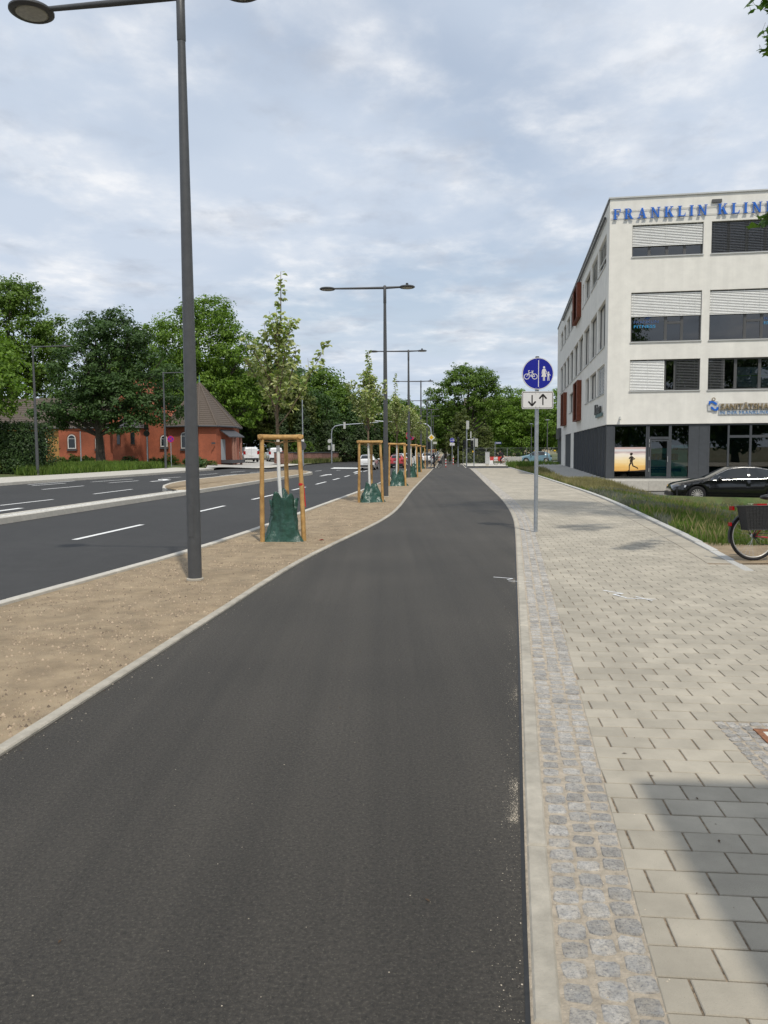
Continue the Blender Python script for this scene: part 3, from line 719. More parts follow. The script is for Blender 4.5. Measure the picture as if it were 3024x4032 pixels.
def stakes(ribbon_=False, seed=0):
    r = random.Random(seed); root = empty('tree_stake_frame'); P = [(-.31, -.20), (.41, -.07), (.02, .62)]; tops = []
    for k, (x, y) in enumerate(P):
        tx, ty = x*(.93 if k != 1 else .84), y*.9; b = MB(); b.tube([(x, y, -.1), (x+(tx-x)*.5+r.uniform(-.006, .006), y+(ty-y)*.5, .9), (tx, ty, 1.79)], [.043, .041, .038], 12)
        autosmooth(b.build('post', M_stake, root)); tops.append(Vector((tx, ty, 1.785)))
    for k in range(3):
        a, c = tops[k], tops[(k+1) % 3]; d = (c-a).normalized()*.075; zz = Vector((0, 0, .045+.004*k))
        b = MB(); b.tube([a-d+zz, a-d*.9+zz, c+d*.9+zz, c+d+zz], [.036, .044, .043, .035], 12); autosmooth(b.build('rail', M_stake, root))
    b = MB()
    for k in range(3):
        a = tops[k]; b.tube([a+Vector((0, 0, -.02)), a*.5+Vector((-.02, 0, .86)), Vector((-.04, .035 if k else -.035, 1.72))], .011, 6)
    b.lathe([(.040, -.03), (.048, -.02), (.048, .02), (.040, .03)], 12, (-.04, .0, 1.72)); autosmooth(b.build('tie', M_rope, root))
    if ribbon_:
        x, y = .41*.91, -.07*.95; z = 1.0; b = MB(); b.lathe([(.044, -.022), (.046, 0), (.044, .022)], 16, (.372, -.064, z)); t0 = Vector((.41, -.06, z))
        b.poly([(.405, -.085, z+.02), (.425, -.06, z-.01), (.44, -.05, z-.25), (.452, -.05, z-.42), (.425, -.075, z-.36), (.41, -.09, z-.14)]); b.build('ribbon', M_red, root)
    return root
def bag(seed, H, W, slump):
    r = random.Random(seed); root = MB(); n = 64; rows = 24; ph = [r.uniform(0, 6.3) for _ in range(6)]
    for i in range(rows+1):
        t = i/rows; z = H*t; w = W*((1.12-1.15*t+.92*t*t)*(1-slump)+(1.16-.62*t**.8-.2*t*t)*slump) 
        if i == 0: w *= 1.08
        for k in range(n):
            a = 2*math.pi*k/n; sq = 1/max(abs(math.cos(a)), abs(math.sin(a)))**.35
            cr = mnoise.noise(Vector((math.cos(a)*2.4, math.sin(a)*2.4, t*2.2+seed))); cr2 = mnoise.noise(Vector((math.cos(a)*5, math.sin(a)*5, t*5+seed*2)))
            q = 1+.10*math.sin(3*a+ph[0]+2*t)+.05*math.sin(5*a+ph[1]-4*t)+.26*(abs(cr)-.2)+.07*(abs(cr2)-.2)
            zz = z+(.06*math.sin(2*a+ph[4])+.05*math.sin(5*a+ph[5]))*t**3*(1+.8*(1-slump))+.025*mnoise.noise(Vector((a*2, t*3, seed*1.7)))*t
            root.v.append((math.cos(a)*w*q*sq, math.sin(a)*w*.72*q*sq, max(-.03, zz) if i else -.04))
    for k in range(n):                                   # folded rim going back in around the trunk
        x, y, z = root.v[rows*n+k]; root.v.append((x*.62, y*.62, z-.05-.03*math.sin(7*k)))
    for k in range(n): root.v.append((.05*math.cos(2*math.pi*k/n), .05*math.sin(2*math.pi*k/n), H*(.80 if slump < .6 else .93)))
    for i in range(rows+2):
        for k in range(n): k2 = (k+1) % n; root.face((i*n+k, i*n+k2, (i+1)*n+k2, (i+1)*n+k))
    o = root.build('watering_bag', M_bag, smooth=True); return o
YT = [young_tree(14, 4.7, 1.15), young_tree(23, 4.6, 1.6), young_tree(37, 4.9, 1.4, .9)]
ST = [stakes(True, 1), stakes(False, 2)]
spots = [(-1.83, 13.97), (-.44, 24.1), (.56, 34.7), (1.52, 45), (2.22, 55.2), (3.02, 64.8)]+[(KR(y)+1.0, y) for y in (92, 102, 112, 124, 136, 150)]
for i, (x, y) in enumerate(spots):
    t = YT[i] if i < 3 else copy_tree(YT[i % 3]); t.location = (x, y, zg(x, y)-.01); t.rotation_euler = (0, 0, (.0, 1.1, 2.3, 3.0, 4.2, 5.0)[i % 6])
    s = ST[min(i, 1)] if i < 2 else copy_tree(ST[1]); s.location = (x, y, zg(x, y)-.01); s.rotation_euler = (0, 0, -.02-.05*(i % 3))
    far = i > 5
    if i == 0:
        tag(t, 'young white trunked tree inside the stake frame with a red ribbon', 'tree', 'young staked street trees'); tag(s, 'frame of three peeled timber stakes with a red ribbon tied on one post', 'tree stakes', 'timber tree stake frames')
    elif far:
        tag(t, 'small young tree in the staked row beyond the side street', 'tree', 'young trees beyond the side street'); tag(s, 'timber stake frame in the row beyond the side street', 'tree stakes', 'stake frames beyond the side street')
    else:
        tag(t, 'young white trunked tree rising from the low slumped bag' if i == 1 else 'young white trunked tree in a ribbonless timber stake frame with bulky bag', 'tree', 'young staked street trees'); tag(s, 'timber stake frame without ribbon around the low slumped bag' if i == 1 else 'timber stake frame without ribbon around a bulky green bag', 'tree stakes', 'timber tree stake frames')
for i, (H, W, sl, lab) in enumerate(((.74, .30, .15, 'tall dark green plastic watering bag with open top, beside the red ribbon stakes'), (.50, .36, .8, 'low slumped dark green watering bag with pointed top round a white trunk'), (.60, .38, .5, None), (.66, .34, .4, None), (.6, .34, .6, None), (.62, .34, .3, None))):
    x, y = spots[i]; o = bag(5+i*3, H, W, sl); o.location = (x+.05, y-.02, zg(x, y)-.008); o.rotation_euler = (0, 0, .25*i)
    tag(o, lab or 'bulky dark green plastic watering bag at the foot of a staked young tree', 'watering bag', 'green watering bags')
b = MB(); b.poly([(-.05, 0, .006), (.02, -.03, .03), (.06, .0, .008), (.0, .04, .02)]); o = b.build('ribbon_scrap', M_red); o.location = (-1.12, 13.9, -.01); tag(o, 'scrap of red ribbon lying on the soil by the stakes', 'ribbon')

# ================================================================ ROUND BLUE SIGN AND PLATE
M_blue = mat('sign_blue', (.012, .018, .30), .35, var=.04, vscale=5)
M_sw = mat('sign_white', (.74, .73, .72), .4)
M_black = mat('sign_black', (.012, .010, .010), .4)
M_backp = mat('sign_back', (.45, .47, .49), .45, .7)
def strip(b, p, q, w, y, ext=0.0):
    p, q = Vector(p), Vector(q); d = (q-p).normalized(); n = Vector((-d.y, d.x))*w; p -= d*ext; q += d*ext
    b.poly([(p.x-n.x, y, p.y-n.y), (p.x+n.x, y, p.y+n.y), (q.x+n.x, y, q.y+n.y), (q.x-n.x, y, q.y-n.y)][::-1])
def ringp(b, c, r0, r1, y, n=28):
    for k in range(n):
        a, e = 2*math.pi*k/n, 2*math.pi*(k+1)/n
        b.poly([(c[0]+r0*math.cos(a), y, c[1]+r0*math.sin(a)), (c[0]+r1*math.cos(a), y, c[1]+r1*math.sin(a)), (c[0]+r1*math.cos(e), y, c[1]+r1*math.sin(e)), (c[0]+r0*math.cos(e), y, c[1]+r0*math.sin(e))])
def disc(b, c, r, y, n=32): b.poly([(c[0]+r*math.cos(2*math.pi*k/n), y, c[1]+r*math.sin(2*math.pi*k/n)) for k in range(n)])
def rrect(w, h, r, n=5):
    out = []
    for cx, cy, a0 in ((w-r, h-r, 0), (-w+r, h-r, 90), (-w+r, -h+r, 180), (w-r, -h+r, 270)):
        for k in range(n+1): a = R(a0+90*k/n); out.append((cx+r*math.cos(a), cy+r*math.sin(a)))
    return out
def path_sign(detail=True, zc=3.0, H=3.3):
    root = empty('path_sign')
    autosmooth(MB().tube([(0, 0, -.1), (0, 0, H)], .038, 20).build('post', M_galv, root))
    MB().lathe([(.0385, 0), (.034, .025), (0, .03)], 16, (0, 0, H)).build('post_cap', M_dgrey, root)
    d = MB().lathe([(.298, 0), (.30, .004), (.30, .012), (.296, .016)], 48, (0, -.066, zc), 'y'); dp = d.build('round_plate', M_backp, root)
    f = MB(); disc(f, (0, zc), .297, -.0675, 48); f.build('white_rim', M_sw, dp)
    f = MB(); disc(f, (0, zc), .284, -.0685, 48); f.build('blue_face', M_blue, dp)
    y = -.0698; g = MB(); strip(g, (.012, zc-.25), (.012, zc+.25), .007, y)
    # bicycle
    cx, cz, s = -.135, zc-.055, 1.0
    for wx in (-.075, .075): ringp(g, (cx+wx, cz), .042, .054, y)
    for (p, q) in (((-.075, 0), (-.035, .085)), ((-.035, .085), (-.045, .108)), ((-.045, .108), (-.022, .112)), ((-.042, .070), (.035, .078)), ((.035, .078), (.005, .0)), ((.005, 0), (-.042, .070)), ((.075, 0), (.035, .078)), ((.035, .078), (.028, .1)), ((.012, .102), (.05, .102)), ((.005, 0), (.075, 0))):
        strip(g, (cx+p[0], cz+p[1]), (cx+q[0], cz+q[1]), .0055, y-.0002, .003)
    # woman and child
    a = lambda pts, ox, oz: g.poly([(ox+u, y-.0003, oz+v) for u, v in pts][::-1])
    ox, oz = .115, zc-.09
    disc(g, (ox, oz+.205), .021, y, 16)
    a([(-.022, .178), (.022, .178), (.028, .10), (.048, .03), (-.048, .03), (-.028, .10)], ox, oz)
    a([(-.018, .028), (-.004, .028), (-.004, -.045), (-.018, -.045)], ox, oz); a([(.004, .028), (.018, .028), (.018, -.045), (.004, -.045)], ox, oz)
    a([(-.022, .178), (-.036, .155), (-.046, .09), (-.034, .088), (-.026, .14)], ox, oz); a([(.022, .178), (.034, .16), (.058, .105), (.050, .098), (.028, .135)], ox, oz)
    ox2, oz2 = .198, zc-.095
    disc(g, (ox2, oz2+.115), .016, y, 14); a([(-.018, .095), (.018, .095), (.016, .035), (-.016, .035)], ox2, oz2)
    a([(-.016, .033), (-.002, .033), (-.006, -.038), (-.018, -.038)], ox2, oz2); a([(.002, .033), (.016, .033), (.020, -.038), (.008, -.038)], ox2, oz2)
    a([(-.018, .095), (-.046, .105), (-.044, .094), (-.018, .08)], ox2, oz2); a([(.018, .095), (.044, .06), (.036, .054), (.016, .078)], ox2, oz2)
    recalc(g.build('symbols', M_sw, dp))
    # rectangular plate with two arrows
    zr = zc-.495; q = MB().prism([(x, -.064, zr+z) for x, z in rrect(.30, .165, .03)], (0, .012, 0)); qp = q.build('arrow_plate', M_backp, root)
    f = MB(); f.poly([(x, -.0655, zr+z) for x, z in rrect(.299, .164, .03)]); f.build('plate_face', M_sw, qp)
    g = MB(); o_, i_ = rrect(.287, .152, .026), rrect(.277, .142, .02)
    for k in range(len(o_)): j = (k+1) % len(o_); g.poly([(o_[k][0], -.0665, zr+o_[k][1]), (o_[j][0], -.0665, zr+o_[j][1]), (i_[j][0], -.0665, zr+i_[j][1]), (i_[k][0], -.0665, zr+i_[k][1])])
    for ax, sg in ((-.105, -1), (.10, 1)):
        strip(g, (ax, zr-.095), (ax, zr+.095), .012, -.0668)
        for sx in (-1, 1): strip(g, (ax, zr+sg*.105), (ax+sx*.066, zr+sg*.028), .015, -.0672-.0002*sx, .004)
    recalc(g.build('arrows', M_black, qp))
    for z in (zc+.15, zc-.15, zr): MB().lathe([(.046, -.018), (.046, .018)], 16, (0, 0, z)).build('clamp', M_galv, root)
    for (x, z) in ((-.035, zc+.262), (.035, zc+.262), (-.035, zc-.262), (.035, zc-.262), (-.035, zr+.125), (.04, zr+.125), (-.035, zr-.125), (.04, zr-.125)): MB().lathe([(.006, -.0735), (.006, -.066)], 8, (x, 0, z), 'y').build('rivet', M_galv, root)
    return root
ps = path_sign(); ps.location = (2.91, 15.04, 0); ps.rotation_euler = (0, 0, .02); tag(ps, 'round blue cycle and foot path sign with arrow plate on a post in the pavement', 'sign')
ps2 = copy_tree(ps); ps2.location = (8.5, 98, zg(8.5, 98)); tag(ps2, 'round blue path sign beyond the side street, above a red and white post', 'sign')

# ================================================================ unseen flat roof behind the viewer, added to cast the pavement corner shadow
can = empty('shadow_caster', (2.4, .6, 0)); cd_ = math.tan(math.pi/2-SUN_EL)*3.1
sx, sy = 1.22-SH.x*cd_, 3.63-SH.y*cd_
can.location = (sx, sy, 0); can.rotation_euler = (0, 0, -.06); tag(can, 'unseen flat roof on posts, added to cast the pavement corner shadow', 'shadow_caster')
MB().bx(0, 4.2, -6.0, 0, 3.05, 3.2).build('roof', M_lamp, can)
for (x, y) in ((1.6, -.6), (4.0, -.6), (1.6, -5.4), (4.0, -5.4)): MB().bx(x-.05, x+.05, y-.05, y+.05, -.1, 3.06).build('post', M_lamp, can)
# ================================================================ CLINIC BUILDING
M_rend = mat('white_render', (.81, .785, .72), .9, var=.05, vscale=1.1, bump=.15, bscale=90, patch=(.35, .03), streak=((2.2, 2.2, .08), .05))
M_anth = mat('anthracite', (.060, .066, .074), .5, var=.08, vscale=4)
M_frame = mat('window_frame_grey', (.085, .085, .085), .5, var=.06, vscale=5)
M_sill = mat('alu_sill', (.55, .55, .53), .45, .3)
M_slat = mat('blind_slat', (.86, .86, .83), .45, .0, var=.05, vscale=3)
M_slatd = mat('blind_slat_dark', (.13, .135, .14), .5, .0, var=.08, vscale=3)
M_int = mat('dark_interior', (.035, .042, .042), .9, var=.3, vscale=2)
M_corten = mat('rust_red_panel', (.175, .048, .022), .8, var=.2, vscale=3, streak=((6, 6, .3), .2))
G_win = glass_mat('window_glass', (.42, .48, .52), .9, 2.1)
G_shop = glass_mat('shop_glass', (.40, .62, .58), .9, 2.0)
M_signblue = mat('letter_blue', (.015, .14, .58), .4)
M_gold = mat('letter_bronze', (.30, .235, .135), .5, .2)
M_lblue = mat('letter_pale_blue', (.16, .30, .52), .5)
M_navy = mat('letter_navy', (.07, .13, .30), .5)
M_cyan = mat('letter_cyan', (.05, .36, .68), .5)
M_plate = mat('sign_plate_grey', (.52, .53, .53), .5)
def text_mesh(body, size, ext, m, parent, loc, rot=(math.pi/2, 0, 0), name='lettering', offset=0.0, sx=1.0, space=1.0):
    c = bpy.data.curves.new(name, 'FONT'); c.body = body; c.size = size; c.extrude = ext; c.offset = offset; c.space_character = space; c.resolution_u = 3
    t = bpy.data.objects.new(name, c); COL.objects.link(t); dg = bpy.context.evaluated_depsgraph_get(); me = bpy.data.meshes.new_from_object(t.evaluated_get(dg)); bpy.data.objects.remove(t)
    me.materials.clear(); me.materials.append(m); o = bpy.data.objects.new(name, me); o.location = loc; o.rotation_euler = rot; o.scale = (sx, 1, 1); return link(o, parent)
SER = {
 'F': [[(.1,0),(.3,0),(.3,1),(.1,1)],[(0,0),(.42,0),(.42,.05),(0,.05)],[(0,.94),(.74,.94),(.74,1),(0,1)],[(.64,.94),(.74,.94),(.74,.70),(.70,.70)],[(.3,.48),(.52,.48),(.52,.55),(.3,.55)],[(.50,.38),(.55,.38),(.55,.65),(.50,.65)]],
 'R': [[(.1,0),(.3,0),(.3,1),(.1,1)],[(0,0),(.40,0),(.40,.05),(0,.05)],[(0,.94),(.52,.94),(.52,1),(0,1)],[(.48,1),(.66,.94),(.74,.80),(.74,.66),(.66,.53),(.50,.47),(.50,.53),(.54,.60),(.54,.86),(.48,.94)],[(.3,.47),(.52,.47),(.52,.53),(.3,.53)],[(.38,.49),(.58,.49),(.84,.05),(.64,.0)],[(.62,0),(.92,0),(.92,.05),(.62,.05)]],
 'A': [[(.42,1),(.56,1),(.88,.03),(.66,.03)],[(.42,1),(.48,.90),(.18,.03),(.10,.03)],[(.24,.29),(.66,.29),(.66,.35),(.26,.35)],[(0,0),(.32,0),(.32,.05),(0,.05)],[(.56,0),(.96,0),(.96,.05),(.56,.05)]],
 'N': [[(.12,0),(.19,0),(.19,.97),(.12,.97)],[(0,0),(.32,0),(.32,.05),(0,.05)],[(0,.95),(.30,.95),(.26,1),(0,1)],[(.06,1),(.28,1),(.86,.0),(.72,.0)],[(.77,0),(.86,0),(.86,1),(.77,1)],[(.66,.95),(.98,.95),(.98,1),(.66,1)]],
 'K': [[(.1,0),(.3,0),(.3,1),(.1,1)],[(0,0),(.40,0),(.40,.05),(0,.05)],[(0,.95),(.40,.95),(.40,1),(0,1)],[(.3,.44),(.36,.40),(.80,.95),(.70,.97)],[(.40,.56),(.54,.70),(.90,.03),(.66,.03)],[(.56,.95),(.90,.95),(.90,1),(.56,1)],[(.58,0),(.96,0),(.96,.05),(.58,.05)]],
 'L': [[(.1,0),(.3,0),(.3,1),(.1,1)],[(0,.95),(.42,.95),(.42,1),(0,1)],[(0,0),(.76,0),(.76,.06),(0,.06)],[(.66,.06),(.76,.06),(.78,.32),(.74,.32)]],
 'I': [[(.1,0),(.3,0),(.3,1),(.1,1)],[(0,.95),(.40,.95),(.40,1),(0,1)],[(0,0),(.40,0),(.40,.05),(0,.05)]]}
def _clinic():
    B = empty('clinic_building', (BC.x, BC.y, 0), BANG); tag(B, 'four storey white rendered clinic building with blue roof lettering and dark glazed ground floor', 'building')
    W_, D_, ZT, ZG_ = 30.0, 44.0, 14.15, 2.80
    right = []; u = 1.12
    while u < 28: right.append((u, min(u+3.43, 29.5))); u += 3.81
    RZ = ((4.49, 6.08), (6.97, 9.46), (11.23, 12.81))
    L1 = [(1.3, 5.0), (5.45, 9.15), (9.7, 12.05), (19.35, 22), (22.7, 26.5), (35.3, 38.5)]
    L2 = [(1.3, 5.0), (5.5, 9.2), (9.8, 13.6), (14.2, 17.9), (18.4, 22.1), (22.8, 26.3), (27.0, 30.4), (31.2, 34.7), (35.5, 39.0)]
    L3 = [(1.3, 5.0), (5.5, 9.0), (9.7, 13.4), (14.0, 14.9), (22.5, 25.9), (26.9, 30.3), (31.3, 34.5), (35.5, 38.7)]
    b = MB()
    def facade(P, U0, U1, z0, z1, ops, dep=.30):
        us = sorted({U0, U1, *[a for o in ops for a in o[:2]]}); zs = sorted({z0, z1, *[a for o in ops for a in o[2:]]})
        for i in range(len(us)-1):
            for k in range(len(zs)-1):
                uc, zc = (us[i]+us[i+1])/2, (zs[k]+zs[k+1])/2
                if any(o[0] < uc < o[1] and o[2] < zc < o[3] for o in ops): continue
                b.poly([P(us[i], zs[k], 0), P(us[i+1], zs[k], 0), P(us[i+1], zs[k+1], 0), P(us[i], zs[k+1], 0)])
        for (a, c, e, f) in ops:
            for (p, q) in (((a, e), (c, e)), ((c, e), (c, f)), ((c, f), (a, f)), ((a, f), (a, e))):
                b.poly([P(*p, 0), P(*q, 0), P(*q, dep), P(*p, dep)])
    PR_ = lambda u, z, d: (u, d, z); PL_ = lambda v, z, d: (d, v, z)
    rops = [(a, c, *z) for z in RZ for (a, c) in right]; lops = [(a, c, *RZ[0]) for a, c in L1]+[(a, c, *RZ[1]) for a, c in L2]+[(a, c, *RZ[2]) for a, c in L3]
    facade(PR_, 0, W_, ZG_, ZT, rops); facade(PL_, 0, D_, ZG_, ZT, lops)
    b.poly([(W_, 0, ZG_), (W_, D_, ZG_), (W_, D_, ZT), (W_, 0, ZT)]); b.poly([(0, D_, ZG_), (W_, D_, ZG_), (W_, D_, ZT), (0, D_, ZT)])
    b.poly([(0, 0, ZG_), (W_, 0, ZG_), (W_, D_, ZG_), (0, D_, ZG_)]); b.poly([(0, 0, ZT), (W_, 0, ZT), (W_, D_, ZT), (0, D_, ZT)])
    b.bx(.002, .4, 21.3, 24.3, -.3, ZG_-.002); b.bx(.002, .4, 31.2, 36.4, -.3, ZG_-.002); b.bx(.5, W_, 43.2, 43.99, -.3, ZG_-.002); b.bx(W_-.4, W_-.002, .5, 43, -.3, ZG_-.002)
    wall = b.build('wall', M_rend, B)
    c = MB(); c.bx(-.06, W_+.06, -.07, .30, ZT+.001, ZT+.07); c.bx(-.06, .30, .301, D_+.06, ZT+.001, ZT+.07); c.build('parapet_cap', M_sill, B)
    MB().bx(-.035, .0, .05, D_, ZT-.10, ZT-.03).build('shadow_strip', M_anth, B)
    MB().tube([(-.10, 1.2, 13.55), (-.10, 34.5, 13.55)], .07, 8).build('gutter_rail', M_frame, B)
    core = MB(); core.bx(1.3, W_-1, 1.3, D_-1, -.2, ZT-.2); core.build('interior', M_int, B)
    for z in (2.83, 6.4, 10.2): MB().bx(.35, W_-.3, .35, D_-.3, z, z+.06).build('floor_slab', mat('slab', (.25, .25, .24), .9), B)
    def window(P, a, c, e, f, mull, blinds, tr=None, ins=None):
        w = MB(); D0, D1 = .16, .225
        def bar(u0, u1, z0, z1, d0=D0, d1=D1):
            p, q = P(u0, z0, d0), P(u1, z1, d1); w.bx(min(p[0], q[0]), max(p[0], q[0]), min(p[1], q[1]), max(p[1], q[1]), z0, z1)
        t = .07; bar(a, a+t, e, f); bar(c-t, c, e, f); bar(a+t, c-t, e, e+t); bar(a+t, c-t, f-t, f)
        ed = [a+t]
        for m in mull: bar(m-.07, m+.07, e+t, f-t); ed += [m-.07, m+.07]
        ed.append(c-t); o = w.build('window', M_frame, B)
        for k in range(0, len(ed), 2):
            g = MB(); g.poly([P(ed[k], e+t, .19), P(ed[k+1], e+t, .19), P(ed[k+1], f-t, .19), P(ed[k], f-t, .19)]); g.build('pane', G_win, o)
        s = MB(); p, q = P(a-.03, 0, -.05), P(c+.03, 0, .158); s.bx(min(p[0], q[0]), max(p[0], q[0]), min(p[1], q[1]), max(p[1], q[1]), e-.045, e+.012); s.build('sill', M_sill, o)
        for (b0, b1, drop, dark) in blinds:
            bl = MB(); z = f-.02; zl = f-(f-e)*drop
            while z > zl+.04:
                z -= .078; h = .033 if not dark else .013; p = [P(b0, z+h, .105), P(b1, z+h, .105), P(b1, z-h, .06), P(b0, z-h, .06)]
                bl.poly([(x, y, zz) for x, y, zz in p])
                pass
            p, q = P(b0, 0, .06), P(b1, 0, .11); bl.bx(min(p[0], q[0]), max(p[0], q[0]), min(p[1], q[1]), max(p[1], q[1]), z-.10, z-.06)
            k = b0+.12
            while k < b1: bl.tube([P(k, f, .05), P(k, z-.08, .05)], .004, 4, False); k += .75
            bl.build('blind', M_slatd if dark else M_slat, o)
        if tr:
            (u0, u1, z0) = tr; w2 = MB(); p, q = P(u0, 0, .15), P(u1, 0, .2); w2.bx(min(p[0], q[0]), max(p[0], q[0]), min(p[1], q[1]), max(p[1], q[1]), z0-.06, z0+.06); w2.build('transom', M_frame, o)
        return o
    r2 = random.Random(4)
    for i, (a, c) in enumerate(right):
        th = (c-a)
        m3 = [a+th*k/4 for k in (1, 2, 3)]; window(PR_, a, c, *RZ[2], m3, [(a+.02, c-.02, .60, False)] if i == 0 else [(a+.02, c-.02, .97, True)] if i == 1 else [(a+.02, c-.02, r2.uniform(.3, 1), r2.random() < .5)])
        o = window(PR_, a, c, *RZ[1], [a+1.73, a+2.52], [(a+.02, c-.02, .455 if i < 2 else r2.uniform(.2, .7), False)], (a+1.8, a+2.45, 7.92))
        if i < 3:
            lx = a+.16 if i % 2 == 0 else a+2.62; k = 1.0 if i % 2 == 0 else .62
            text_mesh('FRANKLIN', .20, .004, M_navy, o, (lx, .165, 7.93), name='lettering', sx=1.32*k); text_mesh('FITNESS', .20, .004, M_cyan, o, (lx, .165, 7.70), name='lettering', sx=1.55*k)
            em = MB(); em.poly([(lx+.5*k, .166, 8.16), (lx+.62*k, .166, 8.24), (lx+.92*k, .166, 8.24), (lx+.70*k, .166, 8.12)]); em.build('emblem', M_navy, o)
        if i == 0: window(PR_, a, c, *RZ[0], [a+1.73, a+2.25], [(a+.02, a+1.70, .97, False), (a+2.3, c-.04, .97, True)])
        elif i == 1:
            o = window(PR_, a, c, *RZ[0], [a+.75, a+1.35, a+2.5], [(a+.02, a+.82, .97, True)])
            for (u0, u1) in ((a+1.44, a+2.42), (a+2.58, c-.08)):
                MB().bx(u0, u1, .205, .21, 4.6, 5.62).build('window_film', mat('film_white', (.62, .66, .66), .7, var=.05), o); MB().bx(u0, u1, .198, .203, 5.16, 5.20).build('green_stripe', mat('film_green', (.30, .58, .05), .6), o)
                MB().bx(u0+.62, u0+.70, .198, .203, 5.30, 5.46).build('emblem', M_lblue, o); text_mesh('Praxis', .13, .003, M_lblue, o, (u0+.35, .2, 4.92)); text_mesh('der Urologie', .09, .003, M_lblue, o, (u0+.25, .2, 4.80))
        else: window(PR_, a, c, *RZ[0], [a+1.2, a+2.3], [(a+.02, c-.02, r2.uniform(.3, 1), r2.random() < .5)])
    for row, Ls in enumerate((L1, L2, L3)):
        for i, (a, c) in enumerate(Ls):
            bl = []
            if row == 0 and i == 0: bl = [(a+.02, c-.02, .97, False)]
            if row == 2 and i in (0, 1, 4): bl = [(a+.02, c-.02, (.62, .97, 0, 0, .9)[i], i == 4)]
            window(PL_, a, c, *RZ[row], [a+(c-a)*.5] if c-a > 2 else [], bl)
    # rust red boxes round tall windows on the long side
    for (v0, v1, z0, z1) in ((16.0, 20.4, 10.9, 13.3), (14.9, 18.8, 3.55, 6.35), (29.3, 33.3, 3.62, 6.5)):
        f = MB(); f.bx(-.30, -.003, v0, v0+.06, z0, z1); f.bx(-.30, -.003, v1-.06, v1, z0, z1); f.bx(-.30, -.003, v0+.06, v1-.06, z1-.06, z1); f.bx(-.30, -.003, v0+.06, v1-.06, z0, z0+.06); f.bx(-.30, -.25, v0+.9, v0+1.0, z0+.06, z1-.06)
        f.bx(-.295, -.22, v0+.001, v0+.8, z0+.061, z1-.061); f.bx(-.295, -.22, v1-.9, v1-.061, z0+.061, z1-.061)
        o = f.build('window_box', M_corten, B); MB().bx(-.06, -.004, v0+.061, v1-.061, z0+.061, z1-.061).build('pane', mat('dark_pane', (.03, .032, .035), .1), o)
    # ---------------- ground floor, short side
    def gf_panel(name, u0, u1, z0, z1, d0, d1, m, par=B): return MB().bx(u0, u1, d0, d1, z0, z1).build(name, m, par)
    gf_panel('cladding_panel', .02, .36, -.3, 2.79, .06, .35, M_anth); gf_panel('cladding_panel', 4.17, 5.04, -.3, 2.79, .08, .35, M_anth); gf_panel('cladding_joint', 4.60, 4.61, -.2, 2.7, .076, .081, M_int)
    segs = [(.42, 2.02), (2.15, 3.14), (3.24, 4.12), (5.10, 6.0), (6.05, 7.05), (7.12, 8.6), (8.7, 10.6), (10.7, 12.6), (14.0, 16.0), (16.1, 18), (18.1, 20), (22, 24), (24.1, 26), (26.1, 28)]
    gf_panel('cladding_panel', 12.7, 13.9, -.3, 2.79, .08, .35, M_anth); gf_panel('cladding_panel', 20.1, 21.9, -.3, 2.79, .08, .35, M_anth); gf_panel('cladding_panel', 28.1, 29.9, -.3, 2.79, .08, .35, M_anth)
    sf = {}
    for (a, c) in segs:
        f = MB(); f.bx(a-.055, a+.02, .08, .16, -.1, 2.79); f.bx(c-.02, c+.055, .081, .159, -.1, 2.79); f.bx(a+.02, c-.02, .085, .155, 2.71, 2.788); f.bx(a+.02, c-.02, .085, .155, -.1, .03)
        for (a_, z) in ((2.15, 2.08), (6.05, 2.13), (7.12, 2.13)):
            if a_ == a: f.bx(a+.02, c-.02, .084, .156, z-.06, z+.07)
        sf[a] = f.build('shopfront_frame', M_anth, B)
    for (a, c) in segs:
        g = MB(); g.poly([(a+.02, .12, .03), (c-.02, .12, .03), (c-.02, .12, 2.71), (a+.02, .12, 2.71)]); g.build('pane', G_shop, sf[a])
    d = MB()
    for (a, c) in ((2.18, 2.26), (3.04, 3.12)): d.bx(a, c, .066, .079, 0, 2.0)
    d.bx(2.261, 3.039, .066, .079, 1.92, 2.0); d.bx(2.261, 3.039, .066, .079, 0.03, .10); do = d.build('door', M_anth, B)
    MB().tube([(3.08, .04, .85), (3.08, .04, 1.15)], .012, 8).build('handle', M_sill, do)
    for z in (.35, .95, 1.62, 1.85): MB().bx(2.155, 2.175, .055, .066, z, z+.18).build('hinge', M_sill, do)
    # posters inside the glass
    pm = bpy.data.materials.new('sunset_print'); pm.use_nodes = True; nt = pm.node_tree; pb = nt.nodes['Principled BSDF']; pb.inputs['Roughness'].default_value = .6
    tc = nt.nodes.new('ShaderNodeTexCoord'); sp = nt.nodes.new('ShaderNodeSeparateXYZ'); cr = nt.nodes.new('ShaderNodeValToRGB'); nn = nt.nodes.new('ShaderNodeTexNoise'); ad = nt.nodes.new('ShaderNodeMath'); ad.operation = 'MULTIPLY_ADD'
    mp = nt.nodes.new('ShaderNodeMapping'); mp.inputs['Scale'].default_value = (.8, 1, 6); nt.links.new(tc.outputs['Generated'], mp.inputs[0]); nt.links.new(mp.outputs[0], nn.inputs['Vector']); nn.inputs['Scale'].default_value = 1.5
    nt.links.new(tc.outputs['Generated'], sp.inputs[0]); nt.links.new(nn.outputs['Fac'], ad.inputs[0]); ad.inputs[1].default_value = .35; nt.links.new(sp.outputs[2], ad.inputs[2]); nt.links.new(ad.outputs[0], cr.inputs[0])
    e = cr.color_ramp.elements; e[0].position = .18; e[0].color = (.72, .38, .09, 1); e[1].position = 1.15; e[1].color = (.45, .30, .33, 1)
